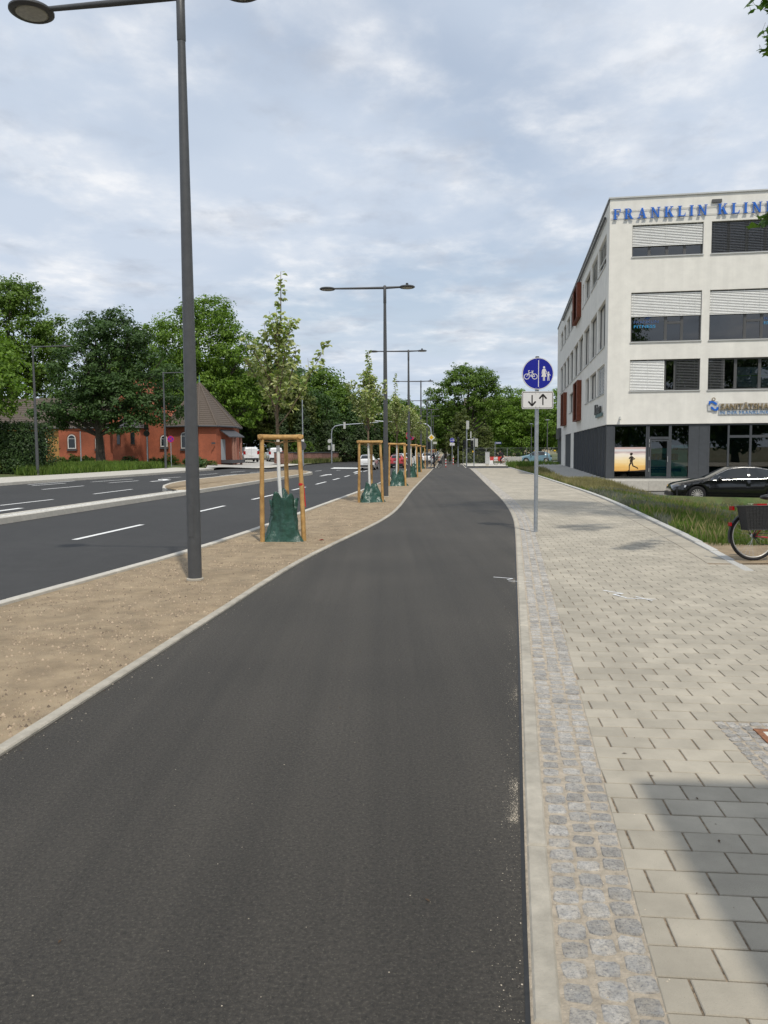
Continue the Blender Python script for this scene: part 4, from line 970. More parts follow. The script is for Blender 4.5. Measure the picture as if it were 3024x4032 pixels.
    for p, col in ((.42, (.90, .58, .19, 1)), (.62, (.95, .76, .42, 1)), (.84, (.95, .86, .74, 1)), (1.0, (.62, .46, .42, 1))): q = cr.color_ramp.elements.new(min(p, 1)); q.color = col
    nt.links.new(cr.outputs[0], pb.inputs['Base Color'])
    po = MB().bx(.44, 2.01, .100, .112, .37, 1.62).build('poster', pm, B)
    MB().bx(.44, 2.01, .096, .0995, 1.40, 1.52).build('caption_band', mat('band', (.72, .70, .70), .6), po)
    hl = MB(); pts = [(.44, .36), (2.01, .36), (2.01, .46), (1.8, .44), (1.5, .41), (1.2, .40), (.9, .385), (.44, .385)]; hl.poly([(x, .0975, z) for x, z in pts]); M_sil = mat('silhouette', (.022, .012, .008), .8); hl.build('dark_ground', M_sil, po)
    rn = MB(); cx = 1.27
    for k, poly in enumerate(([(-.03, .83), (.03, .85), (.075, .83), (.09, .93), (.05, 1.0), (-.04, .99), (-.06, .92)], [(-.03, .98), (-.05, 1.13), (.0, 1.17), (.08, 1.15), (.10, 1.02), (.09, .92), (-.02, .92)], [(.06, 1.15), (.20, 1.03), (.17, .99), (.08, .96), (.07, .985), (.14, 1.015), (.06, 1.09)], [(-.04, 1.14), (-.10, 1.06), (-.095, 1.0), (-.06, 1.01), (-.04, 1.07)],
                 [(-.03, .86), (-.10, .68), (-.09, .45), (-.16, .40), (-.05, .40), (-.05, .66), (.04, .80)], [(.02, .85), (.08, .86), (.12, .68), (.32, .58), (.36, .48), (.31, .50), (.29, .54), (.07, .64)], [(-.03, 1.20), (.04, 1.19), (.07, 1.25), (.09, 1.29), (.06, 1.33), (-.01, 1.34), (-.05, 1.30), (-.05, 1.24)])):
        rn.poly([(cx+x*1.05, .0965-.0004*k, z-.0) for x, z in poly])
    rn.build('runner_silhouette', M_sil, po)
    M_teal = mat('teal_print', (.36, .58, .56), .7, var=.12, vscale=2); M_tealb = mat('teal_dark', (.03, .20, .34), .7); M_land = mat('landscape_print', (.16, .17, .07), .7, var=.4, vscale=6, col2=(.10, .22, .34))
    bp = MB().bx(2.20, 3.10, .20, .21, .03, 1.55).build('back_print', M_teal, B); bp2 = MB().bx(3.27, 4.08, .20, .21, .03, 1.72).build('back_print', M_teal, B)
    MB().bx(2.21, 3.09, .19, .199, .95, 1.28).build('picture', M_land, bp); MB().bx(3.275, 3.62, .19, .199, .95, 1.28).build('picture', M_land, bp2)
    MB().bx(2.21, 3.09, .19, .199, .30, .62).build('blue_band', M_tealb, bp); MB().bx(3.275, 3.78, .19, .199, .36, .52).build('blue_band', M_tealb, bp2)
    text_mesh('80', .24, .004, M_int, bp2, (3.36, .188, 1.46), offset=.006); text_mesh('HUBSCHER', .11, .003, M_navy, bp2, (3.60, .188, 1.46), offset=.002)
    [MB().bx(x0, x1, .184, .1895, z, z+.035).build('caption_stroke', M_teal, bp) for (x0, x1, z) in ((2.26, 2.5, .50), (2.55, 2.66, .50), (2.71, 2.98, .50), (2.26, 2.42, .37), (2.47, 2.62, .37), (2.68, 3.02, .37))]
    # ---------------- ground floor, long side
    def lf_panel(x0, x1, y0, y1, z0, z1, m, nm='cladding_panel'): return MB().bx(x0, x1, y0, y1, z0, z1).build(nm, m, B)
    lf_panel(.31, .40, .36, 21.2, -.3, 2.79, M_int, 'back_wall'); v = .45
    k = 0
    while v < 21:
        w = (1.5, .35, .35, 1.1, .35, .35)[k % 6]; lf_panel(.0, .12, v, v+.12, -.1, 2.79, M_anth, 'mullion')
        if k % 3 == 0: g = MB(); g.poly([(.09, v+.12, .06), (.09, v+w, .06), (.09, v+w, 2.75), (.09, v+.12, 2.75)]); g.build('pane', G_shop, B)
        else: lf_panel(.07, .3, v+.12, v+w, -.1, 2.79, M_anth)
        v += w; k += 1
    lf_panel(.001, .119, 21.0, 21.25, -.1, 2.79, M_anth, 'mullion')
    lf_panel(.06, .35, 24.31, 31.19, -.5, 2.79, mat('dark_gate', (.035, .042, .058), .5)); lf_panel(.05, .35, 36.41, 43.19, -.5, 2.79, mat('dark_gate', (.035, .042, .058), .5))
    lf_panel(-.25, -.004, 36.6, 41, 2.5, 3.55, M_frame, 'fascia_box')
    # fittings and lettering
    ar = MB().bx(4.9, 5.36, -.10, .0, 13.70, 13.85).build('roof_lamp', M_frame, B)
    cam_ = MB().lathe([(.055, -.05), (.07, .0), (.055, .06), (0, .075)], 14, (.66, -.12, 3.06)); cam_.bx(.63, .69, -.12, -.0, 3.10, 3.2); cam_.build('camera_dome', M_sill, B)
    so = empty('roof_sign', (0, 0, 0), 0, B)
    for z in (13.52, 13.16): MB().bx(.05, 8.2, -.044, -.03, z, z+.02).build('sign_rail', M_sill, so)
    u = .16
    for ch in 'FRANKLIN KLINIK':
        if ch == ' ': u += .30; continue
        lb = MB(); w = max(p[0] for poly in SER[ch] for p in poly)
        for k, poly in enumerate(SER[ch]): lb.prism([(u+x*.47, -.115-.0015*k, 13.11+z*.50) for x, z in poly][::-1], (0, .07, 0))
        recalc(lb.build('letter', M_signblue, so)); u += w*.47+.195
    s2 = MB(); s2.bx(5.5, 9.6, -.06, -.03, 3.49, 3.80); s2o = s2.build('shop_sign', mat('sign_backing', (.46, .44, .41), .7), B)
    text_mesh('SANITÄTSHAUS', .40, .03, M_gold, s2o, (5.56, -.10, 3.50), offset=.004, sx=.93, space=1.05)
    s3 = MB(); s3.bx(5.48, 9.6, -.04, -.02, 3.23, 3.44); s3o = s3.build('sign_backing', M_plate, s2o); text_mesh('IN DER FRANKLINKLINIK', .21, .006, M_lblue, s3o, (5.53, -.05, 3.26), offset=.002, sx=1.12, space=1.15)
    lg = MB(); lg.prism([(4.96, -.05, 3.44), (5.40, -.05, 3.42), (5.46, -.05, 3.90), (5.34, -.05, 3.92), (5.05, -.05, 3.84), (4.93, -.05, 3.80)], (0, .03, 0)); lo = lg.build('emblem', M_plate, s2o)
    e1 = MB()
    for pts in ([(4.99, 3.74), (5.0, 3.93), (5.2, 3.92), (5.38, 3.82), (5.38, 3.73), (5.3, 3.74), (5.16, 3.84), (5.07, 3.83), (5.06, 3.75)], [(5.10, 3.64), (5.12, 3.54), (5.28, 3.43), (5.44, 3.45), (5.46, 3.62), (5.38, 3.62), (5.36, 3.52), (5.28, 3.52), (5.16, 3.64)]): e1.prism([(x, -.09, z) for x, z in pts], (0, .035, 0))
    recalc(e1.build('blue_arrow', M_signblue, lo)); hd = MB().lathe([(.09, -.08), (.09, -.045)], 18, (5.22, 0, 4.01), 'y'); hd.build('gold_ring', M_gold, lo); MB().lathe([(.045, -.0825), (.045, -.079)], 14, (5.22, 0, 4.01), 'y').build('ring_centre', M_sw, lo)
    sd = MB().bx(-.10, -.04, 1.5, 4.6, 3.30, 3.50).build('side_sign', mat('teal_plate', (.12, .19, .19), .6), B); text_mesh('Kaiser', .78, .03, M_frame, sd, (-.10, 5.0, 3.50), (math.pi/2, 0, -math.pi/2), offset=.015, sx=1.55)
_clinic()
# ================================================================ CARS
def tab(t): return lambda x: lerp_tab(t, min(max(x, t[0][0]), t[-1][0]))
M_tyre = mat('tyre', (.014, .014, .015), .85, bump=.3, bscale=60)
M_rim = mat('alloy_rim', (.62, .60, .56), .35, .35)
M_chrome = mat('chrome', (.72, .72, .72), .12, 1.0)
M_autoglass = mat('car_glass', (.012, .015, .017), .04, spec=.7)
M_tail = mat('tail_light', (.30, .006, .008), .2)
M_headl = mat('head_light', (.62, .64, .66), .1, spec=.8)
M_numb = mat('number_plate', (.62, .62, .60), .5)
def paint(name, c, rough=.25): return mat(name, c, rough, coat=1.0, spec=.5)
KINDS = {
 'liftback': dict(L=4.73, wb=(.89, 3.72), r=.325, sill=.20, zt=[(0, .50), (.04, .66), (.22, .745), (.9, .875), (1.32, .955), (2.12, 1.345), (2.6, 1.385), (3.1, 1.37), (3.8, 1.235), (4.35, 1.075), (4.62, 1.01), (4.73, .80)],
   zs=[(0, .46), (.04, .56), (.22, .66), (.9, .79), (1.32, .86), (2, .895), (3, .925), (3.9, .96), (4.4, .95), (4.73, .72)], w=[(0, .58), (.08, .74), (.35, .86), (1, .915), (3.6, .92), (4.4, .87), (4.66, .78), (4.73, .70)], wt=[(0, .50), (.25, .66), (1.32, .70), (2.12, .575), (3.1, .57), (3.8, .55), (4.35, .58), (4.73, .55)], glass=((1.50, 2.72), (2.80, 3.62), (3.68, 4.05)), ws=(1.32, 2.12), rg=(3.35, 4.35)),
 'suv': dict(L=4.19, wb=(.86, 3.45), r=.34, sill=.24, zt=[(0, .55), (.04, .78), (.2, .90), (.85, 1.02), (1.1, 1.07), (1.85, 1.49), (2.4, 1.54), (3.3, 1.50), (3.75, 1.38), (4.02, 1.10), (4.15, 1.0), (4.19, .75)],
   zs=[(0, .50), (.04, .66), (.2, .80), (.85, .92), (1.1, .97), (2, 1.0), (3.2, 1.06), (3.8, 1.08), (4.05, 1.03), (4.19, .72)], w=[(0, .6), (.08, .75), (.35, .86), (1, .90), (3.4, .90), (4.0, .84), (4.19, .76)], wt=[(0, .52), (.25, .66), (1.1, .72), (1.85, .60), (3.2, .58), (3.75, .58), (4.05, .68), (4.19, .64)], glass=((1.35, 2.35), (2.42, 3.3)), ws=(1.1, 1.85), rg=(3.42, 4.0)),
 'van': dict(L=4.4, wb=(.88, 3.67), r=.33, sill=.26, zt=[(0, .55), (.04, .80), (.25, .95), (.75, 1.08), (.98, 1.18), (1.75, 1.74), (2.2, 1.83), (3.6, 1.84), (4.25, 1.80), (4.36, 1.70), (4.40, 1.5)],
   zs=[(0, .5), (.04, .7), (.25, .84), (.75, .97), (1.1, 1.05), (2, 1.08), (4.3, 1.1), (4.40, 1.05)], w=[(0, .62), (.08, .78), (.35, .88), (.9, .92), (4.2, .92), (4.36, .90), (4.40, .86)], wt=[(0, .52), (.25, .7), (.98, .76), (1.75, .72), (2.2, .74), (4.2, .74), (4.36, .72), (4.4, .70)], glass=((1.25, 2.35),), ws=(.98, 1.75), rg=(9, 9)),
 'hatch': dict(L=4.05, wb=(.80, 3.35), r=.31, sill=.2, zt=[(0, .5), (.04, .70), (.2, .80), (.85, .93), (1.1, .98), (1.85, 1.40), (2.3, 1.46), (3.2, 1.42), (3.6, 1.32), (3.9, 1.02), (4.02, .92), (4.05, .7)],
   zs=[(0, .46), (.04, .6), (.2, .72), (.85, .85), (1.1, .89), (2, .93), (3.2, .98), (3.7, 1.0), (3.95, .95), (4.05, .66)], w=[(0, .58), (.08, .72), (.35, .83), (1, .87), (3.3, .87), (3.9, .81), (4.05, .72)], wt=[(0, .5), (.25, .64), (1.1, .68), (1.85, .57), (3.1, .56), (3.6, .55), (3.9, .62), (4.05, .58)], glass=((1.35, 2.3), (2.37, 3.15)), ws=(1.1, 1.85), rg=(3.3, 3.85)),
}
def car(kind, pm, name='parked_car', wheels=True):
    K = KINDS[kind]; L_ = K['L']; zt, zs, w, wt = (tab(K[k]) for k in ('zt', 'zs', 'w', 'wt')); root = empty(name)
    xs = sorted({round(L_*i/52, 4) for i in range(53)} | {.02, .05, L_-.02, L_-.05, *[a for g in K['glass'] for a in g if a < L_], *[a for a in K['ws']], *[a for a in K['rg'] if a < L_]})
    ra = K['r']+.045; secs = []
    for x in xs:
        zb = K['sill']+(.10 if x < .12 or x > L_-.12 else 0)
        for xw in K['wb']:
            d = ra*ra-(x-xw)**2
            if d > 0: zb = max(zb, K['r']+math.sqrt(d))
        W = w(x); S, T = zs(x), zt(x); zb = min(zb, S-.05); m = zb+(S-zb)*.55
        T2 = max(T, S+.02); half = [(W*.93, zb), (W*.985, zb+.02), (W, m), (W*.975, S), ((W*.975+wt(x))/2*1.012, (S+T2-.04)/2), (wt(x), T2-.035), (wt(x)*.85, T2-.008), (wt(x)*.45, T2+.008), (0, T2+.014)]
        secs.append(half)
    body, glass = MB(), MB(); n = 17
    for x, h in zip(xs, secs):
        row = [(x, -y, z) for y, z in h]+[(x, y, z) for y, z in reversed(h[:-1])]
        body.v += row; glass.v += row
    for i in range(len(xs)-1):
        xc = (xs[i]+xs[i+1])/2
        side = any(a < xc < c for a, c in K['glass']); front = K['ws'][0] < xc < K['ws'][1]; rear = K['rg'][0] < xc < K['rg'][1]
        for k in range(n-1):
            kk = k if k < 8 else 15-k
            g = (side and kk in (3, 4)) or ((front or rear) and kk in (6, 7)) 
            (glass if g else body).face((i*n+k, (i+1)*n+k, (i+1)*n+k+1, i*n+k+1))
    body.face(list(range(n))); body.face(list(reversed(range((len(xs)-1)*n, len(xs)*n))))
    bo = body.build('body', pm, root); recalc(bo); autosmooth(bo, 40); go = glass.build('windows', M_autoglass, root); recalc(go); autosmooth(go, 40)
    ub = MB(); ub.bx(.15, L_-.15, -w(1.5)*.86, w(1.5)*.86, K['sill']+.02, .62); ub.build('underbody', M_dgrey, root)
    for xw in K['wb']:
        for s in (-1, 1):
            yy = s*(w(xw)-.10); wr = empty('wheel', (xw, yy, K['r']), 0, root); r = K['r']
            t = MB().lathe([(r*.66, -.10), (r*.9, -.105), (r*.98, -.08), (r, 0), (r*.98, .08), (r*.9, .105), (r*.66, .10)], 28, (0, 0, 0), 'y', cap=False); autosmooth(t.build('tyre', M_tyre, wr))
            q = MB().lathe([(r*.70, s*.095), (r*.67, s*.10), (r*.62, s*.07), (r*.60, s*.03)], 28, (0, 0, 0), 'y', cap=False)
            for a in range(14):
                an = 2*math.pi*a/14; q.prism([(math.cos(an+d)*rr, s*.085-.01, math.sin(an+d)*rr) for rr, d in ((r*.12, -.25), (r*.64, -.075), (r*.64, .075), (r*.12, .25))], (0, .02, 0))
            q.lathe([(r*.13, -.11), (r*.13, .11)], 12, (0, 0, 0), 'y'); recalc(q.build('rim', M_rim, wr)); MB().lathe([(r*.6, -.02), (r*.6, .02)], 20, (0, 0, 0), 'y').build('brake_disc', M_dgrey, wr)
    for s in (-1, 1):
        xm = K['glass'][0][0]+.18; m = MB().lathe([(0, -.12), (.07, -.1), (.085, 0), (.07, .1), (0, .12)], 12, (xm, s*(w(xm)*1.0+.10), zs(xm)+.07), 'y'); m.build('mirror', pm, root, smooth=True)
        h = MB(); x0 = .07; h.prism([(x0, s*(w(x0)-.02), zs(x0)+.0), (x0+.42, s*(w(x0+.42)+.004), zs(x0+.42)-.02), (x0+.40, s*(w(x0+.4)+.006), zs(x0+.4)-.10), (x0+.02, s*(w(x0)-.0), zs(x0)-.09)], (0, -s*.05, 0)); recalc(h.build('headlight', M_headl, root))
        x1 = L_-.03; zz = (zs(L_-.3)-.22) if kind != 'van' else .95; tl = MB()
        tl.bx(x1-.22, x1+.045, min(s*(w(x1)-.20), s*(w(x1)+.06)), max(s*(w(x1)-.20), s*(w(x1)+.06)), zz, zz+(.16 if kind != 'van' else .38)); tl.build('tail_light', M_tail if kind != 'suv' else M_autoglass, root)
        for (a, c) in K['glass'][:2]: MB().bx(c-.30, c-.10, min(s*(w(c)-.01), s*(w(c)+.025)), max(s*(w(c)-.01), s*(w(c)+.025)), zs(c)-.13, zs(c)-.10).build('door_handle', pm, root)
        tr = MB(); a, c = K['glass'][0][0], K['glass'][-1][1]
        if kind == 'liftback': tr.tube([(x, s*(w(x)*.98), zs(x)) for x in [a-.05+(c-a+.1)*i/10 for i in range(11)]], .008, 6); tr.tube([(x, s*(wt(x)+.004), max(zt(x), zs(x)+.02)-.035) for x in [1.62+(c-1.62)*i/12 for i in range(13)]], .007, 6); tr.tube([(x, s*(w(x)*.975+.002), .29) for x in (1.35, 2.3, 3.25)], .006, 6); tr.build('trim', M_chrome, root)
    MB().bx(L_-.005, L_+.018, -.26, .26, .62 if kind != 'van' else .72, .73 if kind != 'van' else .83).build('number_plate', M_numb, root)
    bm_ = MB(); bm_.bx(L_-.14, L_+.035, -w(L_-.2)*.93, w(L_-.2)*.93, .28, .50); bm_.build('rear_bumper', M_dgrey, root); MB().bx(-.03, .12, -.66, .66, .24, .40).build('front_bumper', M_dgrey, root)
    if kind == 'van': MB().bx(L_-.003, L_+.008, -.66, .66, 1.12, 1.62).build('rear_panel', pm, root); MB().bx(L_-.002, L_+.014, -.006, .006, .55, 1.72).build('door_seam', M_dgrey, root)
    if kind == 'suv': MB().bx(L_+.03, L_+.05, -.6, .6, .26, .32).build('skid_plate', M_rim, root)
    return root
def place(o, x, y, yaw, label, cat='car', group=None, z=None):
    o.location = (x, y, zg(x, y) if z is None else z); o.rotation_euler = (0, 0, yaw); tag(o, label, cat, group); return o
# local +x runs nose to tail; yaw turns it
blk = place(car('liftback', paint('black_paint', (.006, .006, .007), .12)), 11.25, 31.1, BANG, 'shiny black liftback car with silver window trim parked before the clinic', z=-.53)
suv = place(car('suv', paint('white_paint', (.72, .72, .71))), -1.5, 81.2, -math.pi/2-.10, 'white crossover car seen from behind driving away on the road', z=zg(-1.5, 80)-.12)
suv.rotation_euler = (0, 0, -math.pi/2-.10); suv.location = (-1.35, 82.6, zg(-1.5, 82)-.12)
redc = place(car('hatch', paint('red_paint', (.42, .008, .012))), 1.75, 90, -math.pi/2-.10, 'red hatchback seen from behind on the road past the staked trees', z=zg(1.7, 88)-.12)
w2 = place(copy_tree(suv), 3.6, 99, -math.pi/2-.5, 'white car turning at the side street, half hidden by the stakes', z=zg(3.6, 99)-.1)
van = place(car('van', paint('van_white', (.74, .75, .76)), 'parked_van'), -17.3, 99.2, -math.pi/2+.32, 'small white panel van with red tail lights parked on the drive by the brick building', 'van')
van2 = place(copy_tree(van), -15.2, 108, -math.pi/2+.25, 'white van half hidden behind the parked panel van', 'van')
bluec = place(car('suv', paint('blue_paint', (.12, .22, .28))), 17.6, 103, -.05, 'blue grey car parked side on behind the concrete block')
gen = {c: car('hatch', paint('paint_'+c, v)) for c, v in dict(dark=(.02, .022, .03), white=(.7, .7, .7), silver=(.35, .36, .38), navy=(.015, .03, .09)).items()}; first = set()
for i, y in enumerate((104, 111, 118, 125, 132, 140, 148, 158, 170, 184)):
    c = ('white', 'white', 'dark', 'silver', 'navy', 'dark', 'white', 'dark', 'silver', 'dark')[i]; o = gen[c] if c not in first else copy_tree(gen[c]); first.add(c)
    place(o, PL(y)-1.35, y, -math.pi/2-.1, {'white': 'white', 'dark': 'black', 'silver': 'silver', 'navy': 'dark blue'}[c]+' car in the parked row beyond the side street', 'car', c+' cars in the far parked row')

# ================================================================ BICYCLES
M_bred = mat('bike_red', (.42, .012, .014), .3, coat=.6)
M_bblk = mat('bike_black', (.02, .02, .022), .5)
M_mesh = mat('basket_mesh', (.022, .023, .024), .75, var=.3, vscale=25, bump=.9, bscale=160)
def bicycle(frame_m, full=True, basket=True):
    root = empty('bicycle'); r = .345; wb = 1.10; T = lambda pts, rad, nm, m, par=root, n=8: autosmooth(MB().tube(pts, rad, n).build(nm, m, par))
    for xw in (0, wb):
        wr = empty('wheel', (xw, 0, r), 0, root); t = MB()
        for (R_, rr, nm, m, k) in ((r-.018, .02, 'tyre', M_tyre, 10), (r-.045, .010, 'rim', M_rim, 6)):
            t = MB(); base = 0; N_ = 48
            for i in range(N_):
                a = 2*math.pi*i/N_
                for j in range(k): q = 2*math.pi*j/k; t.v.append(((R_+rr*math.cos(q))*math.cos(a), rr*math.sin(q), (R_+rr*math.cos(q))*math.sin(a)))
            for i in range(N_):
                for j in range(k): i2, j2 = (i+1) % N_, (j+1) % k; t.face((i*k+j, i2*k+j, i2*k+j2, i*k+j2))
            t.build(nm, m, wr, smooth=True)
        s = MB()
        for i in range(28):
            a = 2*math.pi*i/28; s.tube([(math.cos(a+.25*(-1)**i)*.02, .03*(-1)**(i//2), math.sin(a+.25*(-1)**i)*.02), (math.cos(a)*(r-.05), 0, math.sin(a)*(r-.05))], .0013, 4, False)
        s.lathe([(.022, -.05), (.022, .05)], 10, (0, 0, 0), 'y'); s.build('spokes', M_chrome, wr)
    f = MB(); bb, seat, hd, hd2 = (.46, 0, .29), (.30, 0, .74), (.93, 0, .82), (.96, 0, .66)
    for p, q, rad in ((bb, seat, .016), (bb, hd2, .022), ((.40, 0, .45), hd2, .016), (hd, hd2, .019), (bb, (0, .06, r), .010), (bb, (0, -.06, r), .010), ((.32, 0, .68), (0, .06, r), .008), ((.32, 0, .68), (0, -.06, r), .008)): f.tube([p, q], rad, 8)
    f.tube([hd2, (.99, .05, .56), (wb, .05, r)], [.014, .012, .009], 8); f.tube([hd2, (.99, -.05, .56), (wb, -.05, r)], [.014, .012, .009], 8); autosmooth(f.build('frame', frame_m, root))
    T([seat, (.265, 0, .86)], .013, 'seat_post', M_chrome)
    sd = MB().lathe([(0, -.14), (.06, -.13), (.09, -.06), (.06, .03), (.025, .12), (0, .14)], 14, (0, 0, 0), 'x'); so = sd.build('saddle', M_bblk, root, smooth=True); so.location = (.26, 0, .89); so.scale = (1, 1, .45)
    T([hd, (.90, 0, 1.0), (.92, 0, 1.02)], .013, 'stem', M_chrome); T([(.80, -.29, 1.06), (.92, -.2, 1.07), (.93, 0, 1.02), (.92, .2, 1.07), (.80, .29, 1.06)], .012, 'handlebar', M_bblk)
    for xw, a0, a1 in ((0, 20, 195), (wb, 60, 200)):
        fd = MB()
        for i in range(15):
            a = R(a0+(a1-a0)*i/14)
            for y in (-.028, 0, .028): fd.v.append((xw+math.cos(a)*(r+.022-abs(y)*.3), y, r+math.sin(a)*(r+.022-abs(y)*.3)))
        for i in range(14):
            for j in range(2): fd.face((i*3+j, i*3+j+1, i*3+j+4, i*3+j+3))
        fd.build('mudguard', M_bblk, root, smooth=True)
    rk = MB()
    for y in (-.06, .06): rk.tube([(-.30, y, .76), (.28, y, .76)], .006, 6); rk.tube([(-.18, y, .76), (0, y*1.2, r)], .005, 6); rk.tube([(.0, y, .76), (0, y*1.2, r)], .005, 6)
    for x in (-.3, -.12, .06): rk.tube([(x, -.06, .76), (x, .06, .76)], .005, 6)
    rk.build('rack', M_bblk, root); MB().bx(-.325, -.29, -.045, .045, .71, .768).build('tail_lamp', M_tail, root); MB().bx(-.352, -.325, -.03, .03, .49, .54).build('reflector', M_tail, root)
    T([(.30, -.03, .30), (.26, -.16, .02), (.25, -.19, .0)], .008, 'kickstand', M_bblk)
    cr = MB().lathe([(.095, -.052), (.095, -.046)], 24, (.46, 0, .29), 'y'); cr.lathe([(.04, -.052), (.04, -.046)], 14, (0, 0, r), 'y'); cr.tube([(0, -.049, r+.035), (.46, -.049, .385)], .005, 5); cr.tube([(0, -.049, r-.04), (.05, -.049, r-.11), (.46, -.049, .195)], .005, 5); cr.tube([(.46, -.07, .29), (.50, -.08, .14)], .009, 6); cr.tube([(.46, .07, .29), (.42, .08, .44)], .009, 6); cr.bx(.46, .55, -.15, -.07, .125, .15); cr.build('drivetrain', M_bblk, root)
    if basket:
        bk = MB(); A = [(-.27, -.30, .77), (.14, -.30, .77), (.14, -.075, .77), (-.27, -.075, .77)]; C = [(-.21, -.26, .44), (.10, -.26, .44), (.10, -.075, .44), (-.21, -.075, .44)]
        n = len(bk.v); bk.v += A+C
        for i in range(4): j = (i+1) % 4; bk.face((n+i, n+j, n+4+j, n+4+i))
        bk.face((n+4, n+5, n+6, n+7)); I = [(-.255, -.29, .765), (.128, -.29, .765), (.128, -.085, .765), (-.255, -.085, .765)]; n = len(bk.v); bk.v += I+[(-.2, -.25, .45), (.09, -.25, .45), (.09, -.085, .45), (-.2, -.085, .45)]
        for i in range(4): j = (i+1) % 4; bk.face((n+j, n+i, n+4+i, n+4+j))
        bk.face((n+7, n+6, n+5, n+4)); bo = bk.build('basket', M_mesh, root)
        rim = MB(); 
        for i in range(4): rim.tube([A[i], A[(i+1) % 4]], .008, 6); rim.tube([C[i], C[(i+1) % 4]], .005, 6); rim.tube([A[i], C[i]], .005, 6)
        for k in range(1, 8): x = -.27+.41*k/8; rim.tube([(x, -.303, .77), (-.21+.31*k/8, -.263, .44)], .0022, 4, False)
        for k in range(1, 7): t = k/7; rim.tube([(-.27+.06*t, -.302+.04*t, .77-.33*t), (.14-.04*t, -.302+.04*t, .77-.33*t)], .0022, 4, False)
        rim.build('basket_wire', M_bblk, bo)
        MB().bx(-.05, .09, -.20, -.10, .76, .80).build('red_bag', M_bred, bo)
    return root
bk = bicycle(M_bred); bk.location = (5.20, 11.0, .005); bk.rotation_euler = (R(-4), 0, .06); tag(bk, 'red bicycle with a black mesh basket leaning on its stand at the verge', 'bicycle')
bk2 = bicycle(M_bblk, basket=False); bk2.location = (5.05, 80.6, zg(5.5, 80.6)); bk2.rotation_euler = (0, 0, math.pi-.05); tag(bk2, 'black bicycle held by the standing cyclist at the side street', 'bicycle')
bk2.location = (5.65, 80.6, zg(5.6, 80.6))
bk3 = bicycle(mat('bike_orange', (.45, .05, .02), .4), basket=False); bk3.location = (14.3, 93, zg(14, 93)+.02); bk3.rotation_euler = (0, 0, math.pi+.1); tag(bk3, 'orange red bicycle ridden before the concrete block', 'bicycle')
pn = MB(); pn.box((0, 0, 0), (.17, .06, .15)); pn.box((.17, .02, .05), (.10, .09, .09)); po = pn.build('pannier', M_dgrey, bk2); po.location = (-.12, .14, .58)

# ================================================================ PEOPLE (small, one continuous skinned body each)
def person(name, joints, edges, rad, m_body, head, m_skin, m_hair, parts=()):
    me = bpy.data.meshes.new(name); me.from_pydata(joints, edges, []); me.materials.append(m_body); o = bpy.data.objects.new(name, me); link(o)
    md = o.modifiers.new('skin', 'SKIN'); md.use_smooth_shade = True
    sv = me.skin_vertices[0].data
    for i, r in enumerate(rad): sv[i].radius = (r, r)
    sv[0].use_root = True; o.modifiers.new('sub', 'SUBSURF').levels = 1; o.modifiers['sub'].render_levels = 2
    h = MB().lathe([(.0, -.125), (.055, -.11), (.075, -.05), (.082, .02), (.07, .085), (.03, .115), (0, .12)], 16, head); ho = h.build('head', m_skin, o, smooth=True)
    q = MB().lathe([(.088, .0), (.09, .05), (.075, .10), (.035, .13), (0, .135)], 16, head); q.build('hair', m_hair, ho, smooth=True)
    nz_ = MB().lathe([(.012, 0), (0, .02)], 6, (head[0], head[1]-.08, head[2]-.01), 'y'); nz_.build('nose', m_skin, ho)
    return o
M_navyc = mat('dark_clothes', (.015, .016, .025), .85, var=.2, vscale=10); M_skin = mat('skin', (.45, .27, .20), .6); M_hair = mat('hair', (.03, .02, .015), .7); M_helm = mat('helmet_red', (.20, .03, .03), .4)
# standing astride, facing left (-x), hands on the bars
J = [(0, 0, .95), (0, 0, 1.2), (-.04, 0, 1.45), (-.07, 0, 1.53), (-.05, -.18, 1.42), (-.22, -.24, 1.2), (-.44, -.26, 1.08), (-.05, .18, 1.42), (-.22, .24, 1.2), (-.44, .26, 1.08), (.02, -.11, .90), (-.03, -.13, .5), (.03, -.15, .08), (-.14, -.15, .04), (.02, .11, .90), (-.03, .13, .5), (.03, .15, .08), (-.14, .15, .04)]
E_ = [(0, 1), (1, 2), (2, 3), (2, 4), (4, 5), (5, 6), (2, 7), (7, 8), (8, 9), (0, 10), (10, 11), (11, 12), (12, 13), (0, 14), (14, 15), (15, 16), (16, 17)]
RD = [.14, .15, .13, .055, .065, .05, .035, .065, .05, .035, .10, .065, .05, .04, .10, .065, .05, .04]
p1 = person('person', J, E_, RD, M_navyc, (-.10, 0, 1.65), M_skin, M_helm); p1.location = (5.14, 80.55, zg(5.1, 80.5)); p1.rotation_euler = (0, 0, .05)
tag(p1, 'person in dark clothes and helmet standing astride a bicycle at the side street', 'person')
J2 = [(.24, 0, .98), (.16, 0, 1.2), (.0, 0, 1.40), (-.06, 0, 1.50), (-.0, -.17, 1.38), (-.22, -.2, 1.2), (-.5, -.24, 1.10), (.0, .17, 1.38), (-.22, .2, 1.2), (-.5, .24, 1.10), (.18, -.10, .90), (-.16, -.11, .68), (.0, -.1, .28), (-.14, -.1, .22), (.18, .10, .90), (-.08, .11, .55), (.04, .1, .14), (-.1, .1, .10)]
p2 = person('person', J2, E_, RD, mat('dark_red_clothes', (.03, .02, .03), .85, var=.3), (-.12, 0, 1.60), M_skin, M_hair); p2.location = (13.85, 92.95, zg(13.8, 93)+.02); p2.rotation_euler = (0, 0, .1)
tag(p2, 'person in dark clothes riding the orange red bicycle', 'person')
